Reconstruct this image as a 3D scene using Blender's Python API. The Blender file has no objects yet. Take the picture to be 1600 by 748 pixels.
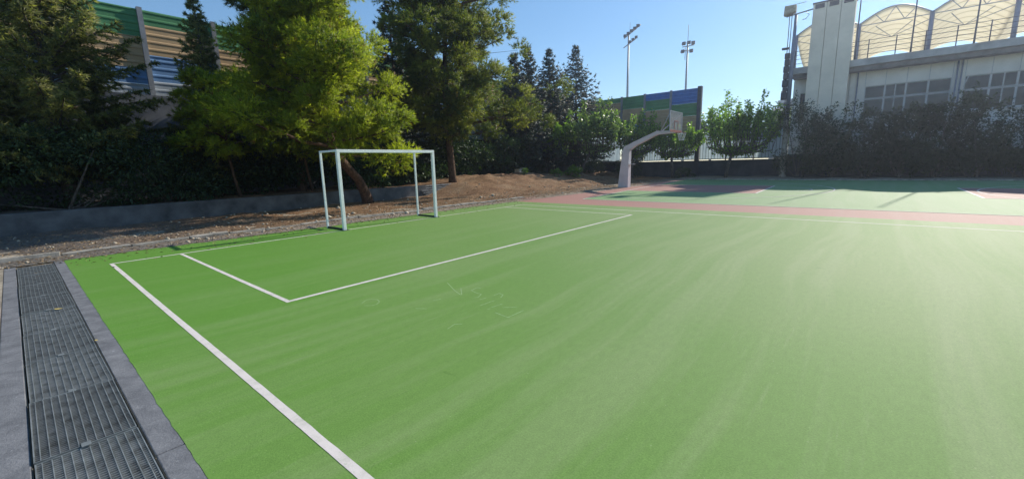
import bpy, math, random
import numpy as np
from mathutils import Vector, Matrix

# ---------------------------------------------------------------- camera, light, exposure
scene = bpy.context.scene
COL = scene.collection
R = math.radians

CAM = (10.452, -0.938, 1.603)
YAW, PITCH, ROLL = -0.7039, -0.1782, -0.0264
cam_d = bpy.data.cameras.new("camera")
cam = bpy.data.objects.new("camera", cam_d)
COL.objects.link(cam)
cam_d.sensor_width = 36.0
cam_d.lens = 654.46 / 1600 * 36.0
cam_d.clip_start = 0.05
cam_d.clip_end = 3000
fw = Vector((math.sin(YAW) * math.cos(PITCH), math.cos(YAW) * math.cos(PITCH), math.sin(PITCH)))
rt = Vector((math.cos(YAW), -math.sin(YAW), 0))
up = rt.cross(fw)
rt2 = math.cos(ROLL) * rt + math.sin(ROLL) * up
up2 = -math.sin(ROLL) * rt + math.cos(ROLL) * up
M = Matrix((rt2, up2, -fw)).transposed().to_4x4()
M.translation = Vector(CAM)
cam.matrix_world = M
scene.camera = cam

SUN_AZ = math.atan2(0.17, 1.0)          # from +Y towards +X
SUN_EL = math.atan(1 / 1.68)
world = bpy.data.worlds.new("World")
scene.world = world
world.use_nodes = True
wn = world.node_tree
sky = wn.nodes.new("ShaderNodeTexSky")
sky.sky_type = 'NISHITA'
sky.sun_disc = False
sky.sun_elevation = SUN_EL
sky.sun_rotation = SUN_AZ
sky.altitude = 200
sky.air_density = 1.0
sky.dust_density = 0.0
sky.ozone_density = 4.0
bg = wn.nodes["Background"]
bg.inputs["Strength"].default_value = 0.15
sg = wn.nodes.new("ShaderNodeGamma"); sg.inputs[1].default_value = 0.72
wn.links.new(sky.outputs[0], sg.inputs[0]); sh_ = wn.nodes.new("ShaderNodeHueSaturation"); sh_.inputs["Saturation"].default_value = 1.24; sh_.inputs["Value"].default_value = 1.10
wn.links.new(sg.outputs[0], sh_.inputs["Color"]); wn.links.new(sh_.outputs[0], bg.inputs["Color"])

sun_d = bpy.data.lights.new("sun", 'SUN')
sun_d.energy = 4.0
sun_d.angle = R(0.53)
sun_d.color = (1.0, 0.93, 0.82)
sun = bpy.data.objects.new("sun", sun_d)
COL.objects.link(sun)
sv = Vector((math.sin(SUN_AZ) * math.cos(SUN_EL), math.cos(SUN_AZ) * math.cos(SUN_EL), math.sin(SUN_EL)))
sun.rotation_euler = sv.to_track_quat('Z', 'Y').to_euler()
sun.location = (20, 60, 40)

scene.view_settings.view_transform = 'Standard'
scene.view_settings.look = 'None'
scene.view_settings.exposure = 0.54
scene.view_settings.gamma = 1.0
scene.view_settings.use_curve_mapping = False
scene.cycles.max_bounces = 8
scene.cycles.transparent_max_bounces = 12

# ---------------------------------------------------------------- helpers
def tag(o, label=None, cat=None, group=None, kind=None):
    if label: o["label"] = label
    if cat: o["category"] = cat
    if group: o["group"] = group
    if kind: o["kind"] = kind
    return o

def empty(name, loc=(0, 0, 0), label=None, cat=None, group=None, rz=0.0):
    o = bpy.data.objects.new(name, None)
    o.empty_display_size = 0.3
    COL.objects.link(o)
    o.location = loc
    o.rotation_euler = (0, 0, rz)
    return tag(o, label, cat, group)

def mesh_np(name, V, F, mat, parent=None, tint=None, smooth=False, vn=None):
    """V (n,3), F (m,k) arrays -> object (V in the parent's local space)."""
    V = np.asarray(V, np.float32); F = np.asarray(F, np.int32)
    me = bpy.data.meshes.new(name)
    me.vertices.add(len(V)); me.vertices.foreach_set("co", V.ravel())
    k = F.shape[1]
    me.loops.add(F.size); me.loops.foreach_set("vertex_index", F.ravel())
    me.polygons.add(len(F))
    me.polygons.foreach_set("loop_start", np.arange(0, F.size, k, dtype=np.int32))
    if smooth:
        me.polygons.foreach_set("use_smooth", np.ones(len(F), bool))
    if tint is not None:
        a = me.attributes.new("tint", 'FLOAT', 'POINT')
        a.data.foreach_set("value", np.asarray(tint, np.float32))
    me.update(calc_edges=True)
    if vn is not None: me.normals_split_custom_set_from_vertices(vn.tolist())
    o = bpy.data.objects.new(name, me)
    if mat: me.materials.append(mat)
    COL.objects.link(o)
    if parent: o.parent = parent
    return o

class MB:
    def __init__(s): s.v = []; s.f = []; s.sm = []
    def quadbox(s, c8):
        n = len(s.v); s.v += [tuple(c) for c in c8]
        for f in ((0, 3, 2, 1), (4, 5, 6, 7), (0, 1, 5, 4), (1, 2, 6, 5), (2, 3, 7, 6), (3, 0, 4, 7)):
            s.f.append(tuple(n + i for i in f)); s.sm.append(False)
    def box(s, x0, x1, y0, y1, z0, z1):
        s.quadbox([(x0, y0, z0), (x1, y0, z0), (x1, y1, z0), (x0, y1, z0), (x0, y0, z1), (x1, y0, z1), (x1, y1, z1), (x0, y1, z1)])
        return s
    def bar(s, a, b, w, h=None, upv=(0, 0, 1)):
        """square bar from a to b, width w (side), h (along up)"""
        h = h or w
        a, b = Vector(a), Vector(b); d = (b - a).normalized()
        u = Vector(upv)
        if abs(d.dot(u)) > .95: u = Vector((0, 1, 0))
        sd = d.cross(u).normalized(); u = sd.cross(d).normalized()
        c = []
        for p in (a, b):
            for (i, j) in ((-1, -1), (1, -1), (1, 1), (-1, 1)):
                c.append(p + sd * (i * w / 2) + u * (j * h / 2))
        s.quadbox(c); return s
    def tube(s, pts, rad, n=8, cap=True):
        """pts list, rad float or list"""
        pts = [Vector(p) for p in pts]
        if not hasattr(rad, '__len__'): rad = [rad] * len(pts)
        base = len(s.v); ref = None
        for i, p in enumerate(pts):
            d = (pts[min(i + 1, len(pts) - 1)] - pts[max(i - 1, 0)])
            d = d.normalized() if d.length > 1e-9 else Vector((0, 0, 1))
            if ref is None:
                ref = Vector((1, 0, 0)) if abs(d.x) < .9 else Vector((0, 1, 0))
            u = (ref - d * ref.dot(d)).normalized(); w = d.cross(u); ref = u
            for k in range(n):
                a = 2 * math.pi * k / n
                s.v.append(tuple(p + (u * math.cos(a) + w * math.sin(a)) * rad[i]))
        for i in range(len(pts) - 1):
            for k in range(n):
                a = base + i * n + k; b = base + i * n + (k + 1) % n
                s.f.append((a, b, b + n, a + n)); s.sm.append(True)
        if cap:
            s.f.append(tuple(base + k for k in range(n))[::-1]); s.sm.append(False)
            e = base + (len(pts) - 1) * n
            s.f.append(tuple(e + k for k in range(n))); s.sm.append(False)
        return s
    def poly(s, pts):
        n = len(s.v); s.v += [tuple(p) for p in pts]; s.f.append(tuple(range(n, n + len(pts)))); s.sm.append(False); return s
    def prism(s, pts, z0, z1):
        """vertical prism from a counter-clockwise plan polygon"""
        n = len(s.v); k = len(pts)
        s.v += [(x, y, z0) for x, y in pts] + [(x, y, z1) for x, y in pts]
        s.f.append(tuple(range(n, n + k))[::-1]); s.f.append(tuple(range(n + k, n + 2 * k))); s.sm += [False, False]
        for i in range(k):
            j = (i + 1) % k
            s.f.append((n + i, n + j, n + k + j, n + k + i)); s.sm.append(False)
        return s
    def build(s, name, mat, parent=None, bevel=0):
        me = bpy.data.meshes.new(name)
        me.from_pydata(s.v, [], s.f)
        me.polygons.foreach_set("use_smooth", s.sm)
        me.update()
        if mat: me.materials.append(mat)
        o = bpy.data.objects.new(name, me); COL.objects.link(o)
        if parent: o.parent = parent
        if bevel:
            b = o.modifiers.new("bevel", 'BEVEL'); b.width = bevel; b.segments = 2; b.limit_method = 'ANGLE'
        return o

# ---------------------------------------------------------------- materials
def newmat(name):
    m = bpy.data.materials.new(name); m.use_nodes = True
    nt = m.node_tree
    return m, nt, nt.nodes["Principled BSDF"]

def N(nt, typ, **kw):
    n = nt.nodes.new(typ)
    for k, v in kw.items():
        if k in n.inputs: n.inputs[k].default_value = v
        else: setattr(n, k, v)
    return n

def coords(nt, scale=(1, 1, 1), kind="Object"):
    tc = N(nt, "ShaderNodeTexCoord"); mp = N(nt, "ShaderNodeMapping")
    mp.inputs["Scale"].default_value = scale
    nt.links.new(tc.outputs[kind], mp.inputs[0])
    return mp.outputs[0]

def noise(nt, vec, scale, detail=4, rough=.55, dist=0.0):
    n = N(nt, "ShaderNodeTexNoise"); n.inputs["Scale"].default_value = scale
    n.inputs["Detail"].default_value = detail; n.inputs["Roughness"].default_value = rough
    n.inputs["Distortion"].default_value = dist
    nt.links.new(vec, n.inputs["Vector"]); return n.outputs[0]

def ramp(nt, fac, stops):
    r = N(nt, "ShaderNodeValToRGB"); el = r.color_ramp.elements
    while len(el) < len(stops): el.new(0.5)
    for e, (p, c) in zip(el, stops):
        e.position = p; e.color = (c[0], c[1], c[2], 1) if hasattr(c, '__len__') else (c, c, c, 1)
    nt.links.new(fac, r.inputs[0]); return r.outputs[0]

def mix(nt, fac, a, b, mode='MIX'):
    m = N(nt, "ShaderNodeMix"); m.data_type = 'RGBA'; m.blend_type = mode
    for sock, v in ((m.inputs[0], fac), (m.inputs[6], a), (m.inputs[7], b)):
        if isinstance(v, (int, float)): sock.default_value = v
        elif isinstance(v, tuple): sock.default_value = (*v, 1) if len(v) == 3 else v
        else: nt.links.new(v, sock)
    return m.outputs[2]

def bump(nt, bsdf, h, strength=.3, dist=.02):
    b = N(nt, "ShaderNodeBump"); b.inputs["Strength"].default_value = strength; b.inputs["Distance"].default_value = dist
    nt.links.new(h, b.inputs["Height"]); nt.links.new(b.outputs[0], bsdf.inputs["Normal"])

def plain(name, col, rough=.6, var=.15, scale=3.0, metal=0.0, bmp=0.0, bscale=60, spec=.4):
    """solid paint / concrete / metal with irregular weathering"""
    m, nt, b = newmat(name)
    v = coords(nt)
    f = noise(nt, v, scale, 6, .6)
    lo = tuple(c * (1 - var * 1.6) for c in col); hi = tuple(min(1, c * (1 + var)) for c in col)
    c = ramp(nt, f, [(.28, lo), (.72, hi)])
    nt.links.new(c, b.inputs["Base Color"])
    b.inputs["Roughness"].default_value = rough; b.inputs["Metallic"].default_value = metal
    b.inputs["Specular IOR Level"].default_value = spec
    if bmp: bump(nt, b, noise(nt, v, bscale, 4), bmp, .01)
    return m

def leafmat(name, dark, light, trans=.35, rough=.55, spec=.25, old=None):
    m, nt, b = newmat(name)
    at = N(nt, "ShaderNodeAttribute"); at.attribute_name = "tint"
    st = [(0, dark), (1, light)] if old is None else [(0, old), (.06, dark), (1, light)]
    c = ramp(nt, at.outputs["Fac"], st)
    nt.links.new(c, b.inputs["Base Color"])
    b.inputs["Roughness"].default_value = rough; b.inputs["Specular IOR Level"].default_value = spec
    tr = N(nt, "ShaderNodeBsdfTranslucent")
    tcol = mix(nt, 1.0, c, (1.1, 1.25, .5), 'MULTIPLY')
    nt.links.new(tcol, tr.inputs[0])
    ms = N(nt, "ShaderNodeMixShader"); ms.inputs[0].default_value = trans
    nt.links.new(b.outputs[0], ms.inputs[1]); nt.links.new(tr.outputs[0], ms.inputs[2])
    nt.links.new(ms.outputs[0], nt.nodes["Material Output"].inputs[0])
    return m

def bark(name, a, c2, sc=6):
    m, nt, b = newmat(name)
    v = coords(nt, (1, 1, .25))
    f = noise(nt, v, sc * 3, 6, .65, .6)
    nt.links.new(ramp(nt, f, [(.35, a), (.65, c2)]), b.inputs["Base Color"])
    b.inputs["Roughness"].default_value = .9; b.inputs["Specular IOR Level"].default_value = .15
    bump(nt, b, f, .8, .03)
    return m

def court_mat(name, base, dusty, worn_glare, stripes=True):
    m, nt, b = newmat(name)
    v = coords(nt)
    # sweeping marks run along the goal line
    sx = N(nt, "ShaderNodeSeparateXYZ"); nt.links.new(v, sx.inputs[0])
    vs = coords(nt, (1.0, .055, 1))
    warp = noise(nt, coords(nt, (.12, .12, 1)), 1.0, 2)
    vm = N(nt, "ShaderNodeVectorMath"); vm.operation = 'MULTIPLY_ADD'
    nt.links.new(warp, vm.inputs[0]); vm.inputs[1].default_value = (1.5, 0, 0); nt.links.new(vs, vm.inputs[2])
    broad = noise(nt, vm.outputs[0], 1.9, 5, .6)
    fine = noise(nt, coords(nt, (9, .8, 1)), 1.0, 5, .7)
    blotch = noise(nt, v, .22, 4, .6)
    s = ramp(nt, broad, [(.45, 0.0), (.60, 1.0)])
    # dusty sweep marks grow stronger away from the trees
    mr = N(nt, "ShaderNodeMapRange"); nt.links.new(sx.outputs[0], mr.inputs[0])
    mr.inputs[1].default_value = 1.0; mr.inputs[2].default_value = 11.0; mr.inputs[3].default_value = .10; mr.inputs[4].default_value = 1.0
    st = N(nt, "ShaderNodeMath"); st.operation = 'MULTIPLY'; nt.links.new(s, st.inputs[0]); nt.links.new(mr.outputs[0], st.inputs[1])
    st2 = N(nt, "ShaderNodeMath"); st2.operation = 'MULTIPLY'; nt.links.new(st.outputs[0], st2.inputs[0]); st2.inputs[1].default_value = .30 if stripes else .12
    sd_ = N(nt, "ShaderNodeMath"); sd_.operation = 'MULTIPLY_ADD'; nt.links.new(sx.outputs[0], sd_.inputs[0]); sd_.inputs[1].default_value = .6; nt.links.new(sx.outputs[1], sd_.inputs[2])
    glare = N(nt, "ShaderNodeMapRange"); nt.links.new(sd_.outputs[0], glare.inputs[0])  # court pales towards the sun side: sun glare painted into the colour
    glare.inputs[1].default_value = 2.6; glare.inputs[2].default_value = 11.0; glare.inputs[3].default_value = -.22; glare.inputs[4].default_value = .60
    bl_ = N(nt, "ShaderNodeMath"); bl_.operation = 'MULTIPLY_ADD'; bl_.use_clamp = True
    nt.links.new(ramp(nt, blotch, [(.3, 0.0), (.75, .5)]), bl_.inputs[0]); bl_.inputs[1].default_value = 1.0; nt.links.new(glare.outputs[0], bl_.inputs[2])
    c = mix(nt, bl_.outputs[0], base, worn_glare)
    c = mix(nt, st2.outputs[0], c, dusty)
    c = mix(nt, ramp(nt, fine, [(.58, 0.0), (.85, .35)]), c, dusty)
    # coarse grain of the acrylic and small dark scuffs
    grain = noise(nt, v, 90, 3, .7)
    c = mix(nt, .7, c, ramp(nt, grain, [(.3, .55), (.7, 1.05)]), 'MULTIPLY')
    g2 = noise(nt, coords(nt, (1, .45, 1)), 22, 5, .75)
    c = mix(nt, .5, c, ramp(nt, g2, [(.3, .78), (.7, 1.1)]), 'MULTIPLY')
    spk = noise(nt, v, 38, 1, .5)
    c = mix(nt, ramp(nt, spk, [(.76, 0.0), (.79, .45)]), c, dusty)
    sc = noise(nt, coords(nt, (1.2, 3.5, 1)), 1.7, 2, .4)
    c = mix(nt, ramp(nt, sc, [(.77, 0.0), (.80, .3)]), c, tuple(x * .45 for x in base))
    nt.links.new(c, b.inputs["Base Color"])
    b.inputs["Roughness"].default_value = .72
    b.inputs["Specular IOR Level"].default_value = .20
    bump(nt, b, noise(nt, v, 160, 4, .7), .35, .006)
    return m

MT = {}
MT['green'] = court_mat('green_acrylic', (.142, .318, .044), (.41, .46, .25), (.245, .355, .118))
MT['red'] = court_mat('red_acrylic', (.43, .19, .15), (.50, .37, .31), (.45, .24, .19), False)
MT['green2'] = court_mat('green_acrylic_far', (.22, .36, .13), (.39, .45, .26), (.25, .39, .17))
def line_mat():
    m, nt, b = newmat('line_paint')
    v = coords(nt)
    f = noise(nt, v, 7, 7, .7)
    c = ramp(nt, f, [(.25, (.50, .48, .40)), (.5, (.70, .635, .575)), (.8, (.77, .70, .64))])
    w2 = noise(nt, v, 26, 5, .75)
    c = mix(nt, ramp(nt, w2, [(.60, 0.0), (.68, .55)]), c, (.30, .42, .2))
    nt.links.new(c, b.inputs["Base Color"]); b.inputs["Roughness"].default_value = .7; b.inputs["Specular IOR Level"].default_value = .25
    bump(nt, b, noise(nt, v, 160, 4, .7), .3, .006)
    return m
MT['line'] = line_mat()
MT['chalk'] = plain('chalk', (.36, .50, .24), .9, .3, 40)
def dirt_mat():
    m, nt, b = newmat('dirt')
    v = coords(nt)
    f = noise(nt, v, .9, 8, .65)
    g = noise(nt, v, 14, 6, .75)
    h = noise(nt, v, 60, 3, .7)
    c = ramp(nt, f, [(.3, (.20, .115, .07)), (.5, (.35, .215, .125)), (.72, (.46, .33, .215))])
    c = mix(nt, .75, c, ramp(nt, g, [(.3, (.35, .33, .3)), (.55, (.9, .88, .85)), (.8, (1.25, 1.2, 1.1))]), 'MULTIPLY')
    # trampled grey hardstanding at the near end, brown needle litter further on
    sx = N(nt, "ShaderNodeSeparateXYZ"); nt.links.new(v, sx.inputs[0])
    ad = N(nt, "ShaderNodeMath"); ad.operation = 'MULTIPLY_ADD'; nt.links.new(f, ad.inputs[0]); ad.inputs[1].default_value = -6.0; nt.links.new(sx.outputs[1], ad.inputs[2])
    gr = ramp(nt, ad.outputs[0], [(0.0, 1.0), (1.0, 0.0)])
    mr = N(nt, "ShaderNodeMapRange"); nt.links.new(ad.outputs[0], mr.inputs[0])
    mr.inputs[1].default_value = -3.5; mr.inputs[2].default_value = 1.5; mr.inputs[3].default_value = .8; mr.inputs[4].default_value = 0.0
    m2 = N(nt, "ShaderNodeMapRange"); nt.links.new(sx.outputs[0], m2.inputs[0])
    m2.inputs[1].default_value = -2.6; m2.inputs[2].default_value = -1.5; m2.inputs[3].default_value = 0; m2.inputs[4].default_value = .85
    c = mix(nt, m2.outputs[0], c, ramp(nt, g, [(.3, (.26, .21, .16)), (.7, (.50, .44, .36))]))
    c = mix(nt, mr.outputs[0], c, ramp(nt, g, [(.3, (.13, .12, .11)), (.7, (.27, .25, .22))]))
    nt.links.new(c, b.inputs["Base Color"])
    b.inputs["Roughness"].default_value = .95; b.inputs["Specular IOR Level"].default_value = .1
    ah = N(nt, "ShaderNodeMath"); ah.operation = 'ADD'; nt.links.new(g, ah.inputs[0]); nt.links.new(h, ah.inputs[1])
    bump(nt, b, ah.outputs[0], .9, .05)
    return m
MT['dirt'] = dirt_mat()
MT['ground'] = plain('ground_gravel', (.34, .29, .22), .95, .3, 2.0, bmp=.5, bscale=50, spec=.1)
MT['concrete'] = plain('concrete', (.30, .30, .29), .85, .25, 2.5, bmp=.3, bscale=40, spec=.25)
def kerb_mat():
    m, nt, b = newmat('stained_kerb_concrete')
    v = coords(nt); f = noise(nt, v, 5, 6, .65, .8); g = noise(nt, v, 70, 3, .7); h = noise(nt, v, 24, 2, .5)
    c = ramp(nt, f, [(.28, (.12, .122, .127)), (.5, (.19, .192, .198)), (.75, (.27, .27, .272))])
    c = mix(nt, .6, c, ramp(nt, g, [(.3, .6), (.7, 1.15)]), 'MULTIPLY')
    c = mix(nt, ramp(nt, h, [(.70, 0.0), (.76, .6)]), c, (.42, .42, .42))
    nt.links.new(c, b.inputs["Base Color"]); b.inputs["Roughness"].default_value = .8; b.inputs["Specular IOR Level"].default_value = .25
    bump(nt, b, g, .4, .01); return m
MT['kerbstone'] = kerb_mat()
MT['oldkerb'] = plain('old_kerb', (.36, .33, .28), .9, .35, 4, bmp=.5, bscale=30, spec=.2)
MT['galv'] = plain('galvanised_steel', (.46, .48, .46), .5, .25, 8, metal=.35)
MT['galvdark'] = plain('dull_galvanised_steel', (.27, .29, .28), .55, .3, 8, metal=.35)
def grate_mat():
    m, nt, b = newmat('dirty_galvanised_steel')
    oi = N(nt, "ShaderNodeObjectInfo"); v = coords(nt)
    f = noise(nt, v, 9, 5, .65)
    c = ramp(nt, f, [(.3, (.10, .095, .085)), (.5, (.25, .26, .25)), (.75, (.36, .37, .36))])
    c = mix(nt, .8, c, ramp(nt, oi.outputs["Random"], [(0, .62), (1, 1.1)]), 'MULTIPLY')
    nt.links.new(c, b.inputs["Base Color"]); b.inputs["Roughness"].default_value = .6; b.inputs["Metallic"].default_value = .25
    return m
MT['grate'] = grate_mat()
MT['black'] = plain('channel_dirt', (.02, .02, .018), .95, .3, 8, spec=.1)
MT['white'] = plain('white_enamel', (.88, .88, .86), .45, .08, 9, spec=.4)
MT['darkbar'] = plain('dark_green_bar', (.03, .05, .04), .5, .2, 6)
MT['pinkconc'] = plain('painted_concrete', (.68, .63, .63), .8, .10, 2, bmp=.15, spec=.3)
MT['rimred'] = plain('red_paint', (.36, .13, .10), .6, .15, 6)
MT['net'] = plain('net_cord', (.6, .6, .58), .9, .1, 9)
MT['wall_low'] = plain('grey_render', (.145, .145, .145), .9, .35, 1.6, bmp=.4, bscale=35, spec=.15)
MT['wall_dark'] = plain('dark_blue_grey_wall', (.075, .085, .105), .9, .25, 1.5, bmp=.3, spec=.2)
MT['wall_back'] = plain('grey_back_wall', (.17, .18, .20), .9, .25, 1.2, bmp=.3, spec=.15)
MT['hole'] = plain('dark_interior', (.012, .012, .014), .9, .2, 4, spec=.1)
MT['bar_green'] = plain('green_sheet', (.085, .26, .11), .7, .12, 1.2)
MT['bar_brown'] = plain('ochre_sheet', (.52, .36, .20), .75, .12, 1.2)
MT['bar_blue'] = plain('blue_sheet', (.15, .28, .50), .75, .15, 1.5)
MT['bar_deepblue'] = plain('deep_blue_sheet', (.05, .17, .50), .6, .12, 1.5)
MT['bar_grey'] = plain('pale_grey_sheet', (.42, .46, .50), .45, .15, 1.5)
MT['post_grey'] = plain('grey_steel', (.28, .29, .31), .5, .15, 4, metal=.3)
MT['post_dark'] = plain('dark_steel', (.05, .055, .075), .5, .2, 4)
MT['pole_grey'] = plain('pole_grey', (.30, .31, .33), .5, .15, 4, metal=.4)
MT['lampdark'] = plain('lamp_housing', (.07, .07, .085), .5, .2, 4)
MT['lampglass'] = plain('lamp_glass', (.10, .10, .12), .2, .1, 4)
MT['bld_white'] = plain('white_facade', (.78, .76, .72), .8, .10, .8, bmp=.1, spec=.3)
MT['bld_conc'] = plain('facade_concrete', (.45, .44, .44), .85, .2, 1.2, bmp=.25, spec=.25)
MT['soffit'] = plain('soffit_concrete', (.22, .21, .22), .9, .22, 1.4, spec=.2)
MT['tower'] = plain('cream_concrete', (.86, .77, .64), .85, .08, .9, bmp=.2, spec=.25)
MT['towercap'] = plain('dark_grey_cap', (.11, .10, .12), .8, .2, 3)
MT['frame'] = plain('window_frame', (.55, .56, .57), .5, .08, 4)
MT['bluepole'] = plain('blue_grey_steel', (.20, .23, .32), .45, .15, 4, metal=.2)
MT['railing'] = plain('dark_blue_rail', (.06, .07, .11), .5, .15, 4)
MT['truss'] = plain('pale_steel', (.48, .49, .52), .45, .1, 4, metal=.2)
MT['red_tile'] = plain('far_wall', (.42, .44, .48), .8, .1, .6)
MT['block'] = plain('concrete_block', (.46, .40, .31), .9, .25, 5, bmp=.5, bscale=30, spec=.15)
MT['plank'] = plain('weathered_plank', (.26, .26, .26), .85, .35, 7, bmp=.4, bscale=30, spec=.2)
MT['leaf_yellow'] = plain('dry_leaf', (.62, .46, .12), .7, .2, 20)

def glass_mat():
    m, nt, b = newmat('dark_window_glass')
    v = coords(nt); f = noise(nt, v, .9, 2)
    nt.links.new(ramp(nt, f, [(.35, (.02, .023, .03)), (.7, (.06, .065, .075))]), b.inputs["Base Color"])
    b.inputs["Roughness"].default_value = .12; b.inputs["Specular IOR Level"].default_value = .4
    return m
MT['glass'] = glass_mat()
def panel_mat():
    """pale translucent fence sheet, lit from behind"""
    m, nt, b = newmat('translucent_sheet')
    v = coords(nt, (1, 1, 1))
    f = noise(nt, coords(nt, (7, 1, .6)), 1.0, 3)
    c = ramp(nt, f, [(.3, (.50, .58, .62)), (.7, (.74, .80, .82))])
    nt.links.new(c, b.inputs["Base Color"]); b.inputs["Roughness"].default_value = .4
    tr = N(nt, "ShaderNodeBsdfTranslucent"); nt.links.new(c, tr.inputs[0])
    ms = N(nt, "ShaderNodeMixShader"); ms.inputs[0].default_value = .6
    nt.links.new(b.outputs[0], ms.inputs[1]); nt.links.new(tr.outputs[0], ms.inputs[2])
    nt.links.new(ms.outputs[0], nt.nodes["Material Output"].inputs[0])
    return m
MT['sheet'] = panel_mat()
def membrane_mat():
    m, nt, b = newmat('cream_membrane')
    w = N(nt, "ShaderNodeTexWave"); w.wave_type = 'BANDS'; w.bands_direction = 'Y'
    w.inputs["Scale"].default_value = .42; w.inputs["Distortion"].default_value = .6; w.inputs["Detail"].default_value = 2
    nt.links.new(coords(nt), w.inputs["Vector"])
    c = ramp(nt, w.outputs["Fac"], [(0.0, (.70, .65, .50)), (.10, (.92, .865, .71)), (1, (.94, .885, .735))])
    nt.links.new(c, b.inputs["Base Color"]); b.inputs["Roughness"].default_value = .35
    tr = N(nt, "ShaderNodeBsdfTranslucent"); nt.links.new(c, tr.inputs[0])
    ms = N(nt, "ShaderNodeMixShader"); ms.inputs[0].default_value = .7
    nt.links.new(b.outputs[0], ms.inputs[1]); nt.links.new(tr.outputs[0], ms.inputs[2])
    nt.links.new(ms.outputs[0], nt.nodes["Material Output"].inputs[0])
    return m
MT['membrane'] = membrane_mat()
def board_mat():
    """perforated sheet: a fine grid of holes lets the view through"""
    m, nt, b = newmat('perforated_board')
    nt.links.new(ramp(nt, noise(nt, coords(nt), 4, 4), [(.3, (.26, .26, .28)), (.7, (.38, .38, .39))]), b.inputs["Base Color"])
    b.inputs["Roughness"].default_value = .6
    v = N(nt, "ShaderNodeTexVoronoi"); v.inputs["Scale"].default_value = 28; v.inputs["Randomness"].default_value = 0
    nt.links.new(coords(nt), v.inputs["Vector"])
    f = ramp(nt, v.outputs["Distance"], [(.44, 1.0), (.48, 0.0)])
    tp = N(nt, "ShaderNodeBsdfTransparent")
    ms = N(nt, "ShaderNodeMixShader"); nt.links.new(f, ms.inputs[0])
    nt.links.new(b.outputs[0], ms.inputs[1]); nt.links.new(tp.outputs[0], ms.inputs[2])
    nt.links.new(ms.outputs[0], nt.nodes["Material Output"].inputs[0])
    return m
MT['board'] = board_mat()
def trunkpatch():
    m, nt, b = newmat('mottled_bark')
    v = coords(nt, (1, 1, .6)); f = noise(nt, v, 5, 5, .6, .4)
    nt.links.new(ramp(nt, f, [(.38, (.10, .08, .06)), (.46, (.34, .29, .23)), (.7, (.46, .42, .36))]), b.inputs["Base Color"])
    b.inputs["Roughness"].default_value = .85
    bump(nt, b, f, .4, .02); return m
MT['mottled'] = trunkpatch()
MT['bark_pine'] = bark('pine_bark', (.035, .022, .015), (.15, .095, .065))
MT['bark_grey'] = bark('grey_bark', (.05, .042, .035), (.19, .165, .14))
MT['bark_pale'] = bark('pale_bark', (.12, .10, .085), (.30, .27, .23))
MT['pine'] = leafmat('pine_needles', (.11, .175, .022), (.56, .58, .055), .6, .5, .3, old=(.22, .14, .045))
MT['pine_dark'] = leafmat('dark_pine_needles', (.075, .12, .028), (.34, .35, .06), .55, .5, .3, old=(.16, .10, .04))
MT['cedar'] = leafmat('cedar_needles', (.10, .13, .042), (.44, .42, .15), .55, .5, .3, old=(.17, .12, .06))
MT['fir'] = leafmat('fir_needles', (.018, .036, .026), (.055, .085, .055), .2, .5, .3)
MT['mulberry'] = leafmat('mulberry_leaves', (.065, .14, .024), (.30, .46, .065), .58, .42, .4)
MT['mulberry2'] = leafmat('grey_green_leaves', (.075, .13, .045), (.27, .37, .13), .5, .38, .5)
MT['hedge'] = leafmat('hedge_leaves', (.030, .058, .026), (.10, .15, .062), .28, .5, .2)
MT['hedge_far'] = leafmat('dusty_hedge_leaves', (.026, .044, .022), (.085, .115, .052), .3, .6, .12)

# ---------------------------------------------------------------- setting: terrain and ground
def sstep(a, b, x):
    t = np.clip((x - a) / (b - a), 0, 1); return t * t * (3 - 2 * t)

def vnoise(x, y, seed=0):
    """cheap smooth value noise"""
    def h(i, j):
        n = np.sin(i * 127.1 + j * 311.7 + seed * 74.7) * 43758.5453
        return n - np.floor(n)
    xi, yi = np.floor(x), np.floor(y); xf, yf = x - xi, y - yi
    u, v = xf * xf * (3 - 2 * xf), yf * yf * (3 - 2 * yf)
    return (h(xi, yi) * (1 - u) + h(xi + 1, yi) * u) * (1 - v) + (h(xi, yi + 1) * (1 - u) + h(xi + 1, yi + 1) * u) * v

def terrain(x, y):
    x = np.asarray(x, float); y = np.asarray(y, float)
    bank = .62 * sstep(-3.4, -7.6, x) * (1 + .25 * (vnoise(x * .5, y * .5, 3) - .5))
    step = np.where(x < -7.66, .56, 0.0)
    w = sstep(12.6, 15.5, y)
    h = step * (1 - w) + bank * w
    h = h * (1 - .85 * sstep(27, 34, y) * sstep(-11, -5, x))
    m = sstep(-1.0, -2.6, x)
    h = h + m * (.10 * (vnoise(x * .9, y * .9, 1) - .45) + (.05 + .16 * sstep(-5, -8, x) * sstep(14, 17, y)) * (vnoise(x * 2.6, y * 2.6, 2) - .5) + .02 * (vnoise(x * 8, y * 8, 5) - .5))
    crest = sstep(-6.0, -8.0, x) * sstep(14.5, 17.5, y) * sstep(28, 23, y)
    h = h + crest * (.10 + .30 * (vnoise(x * 1.1, y * 1.1, 11) - .35) + .08 * vnoise(x * 4, y * 4, 12))
    return h + .006

def tz(x, y): return float(terrain(x, y))

def struct(o): o["kind"] = 'structure'; return o

# ground sheets (leave the drain channel open)
g = MB()
S = 150
DX0, DX1, DY0, DY1 = -1.15, 16.0, -1.10, -0.64
for (x0, x1, y0, y1) in ((-S, DX0, -S, S), (DX1, S, -S, S), (DX0, DX1, -S, DY0), (DX0, DX1, DY1, S)):
    g.poly([(x0, y0, -.02), (x1, y0, -.02), (x1, y1, -.02), (x0, y1, -.02)])
struct(g.build('ground', MT['ground']))

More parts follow.
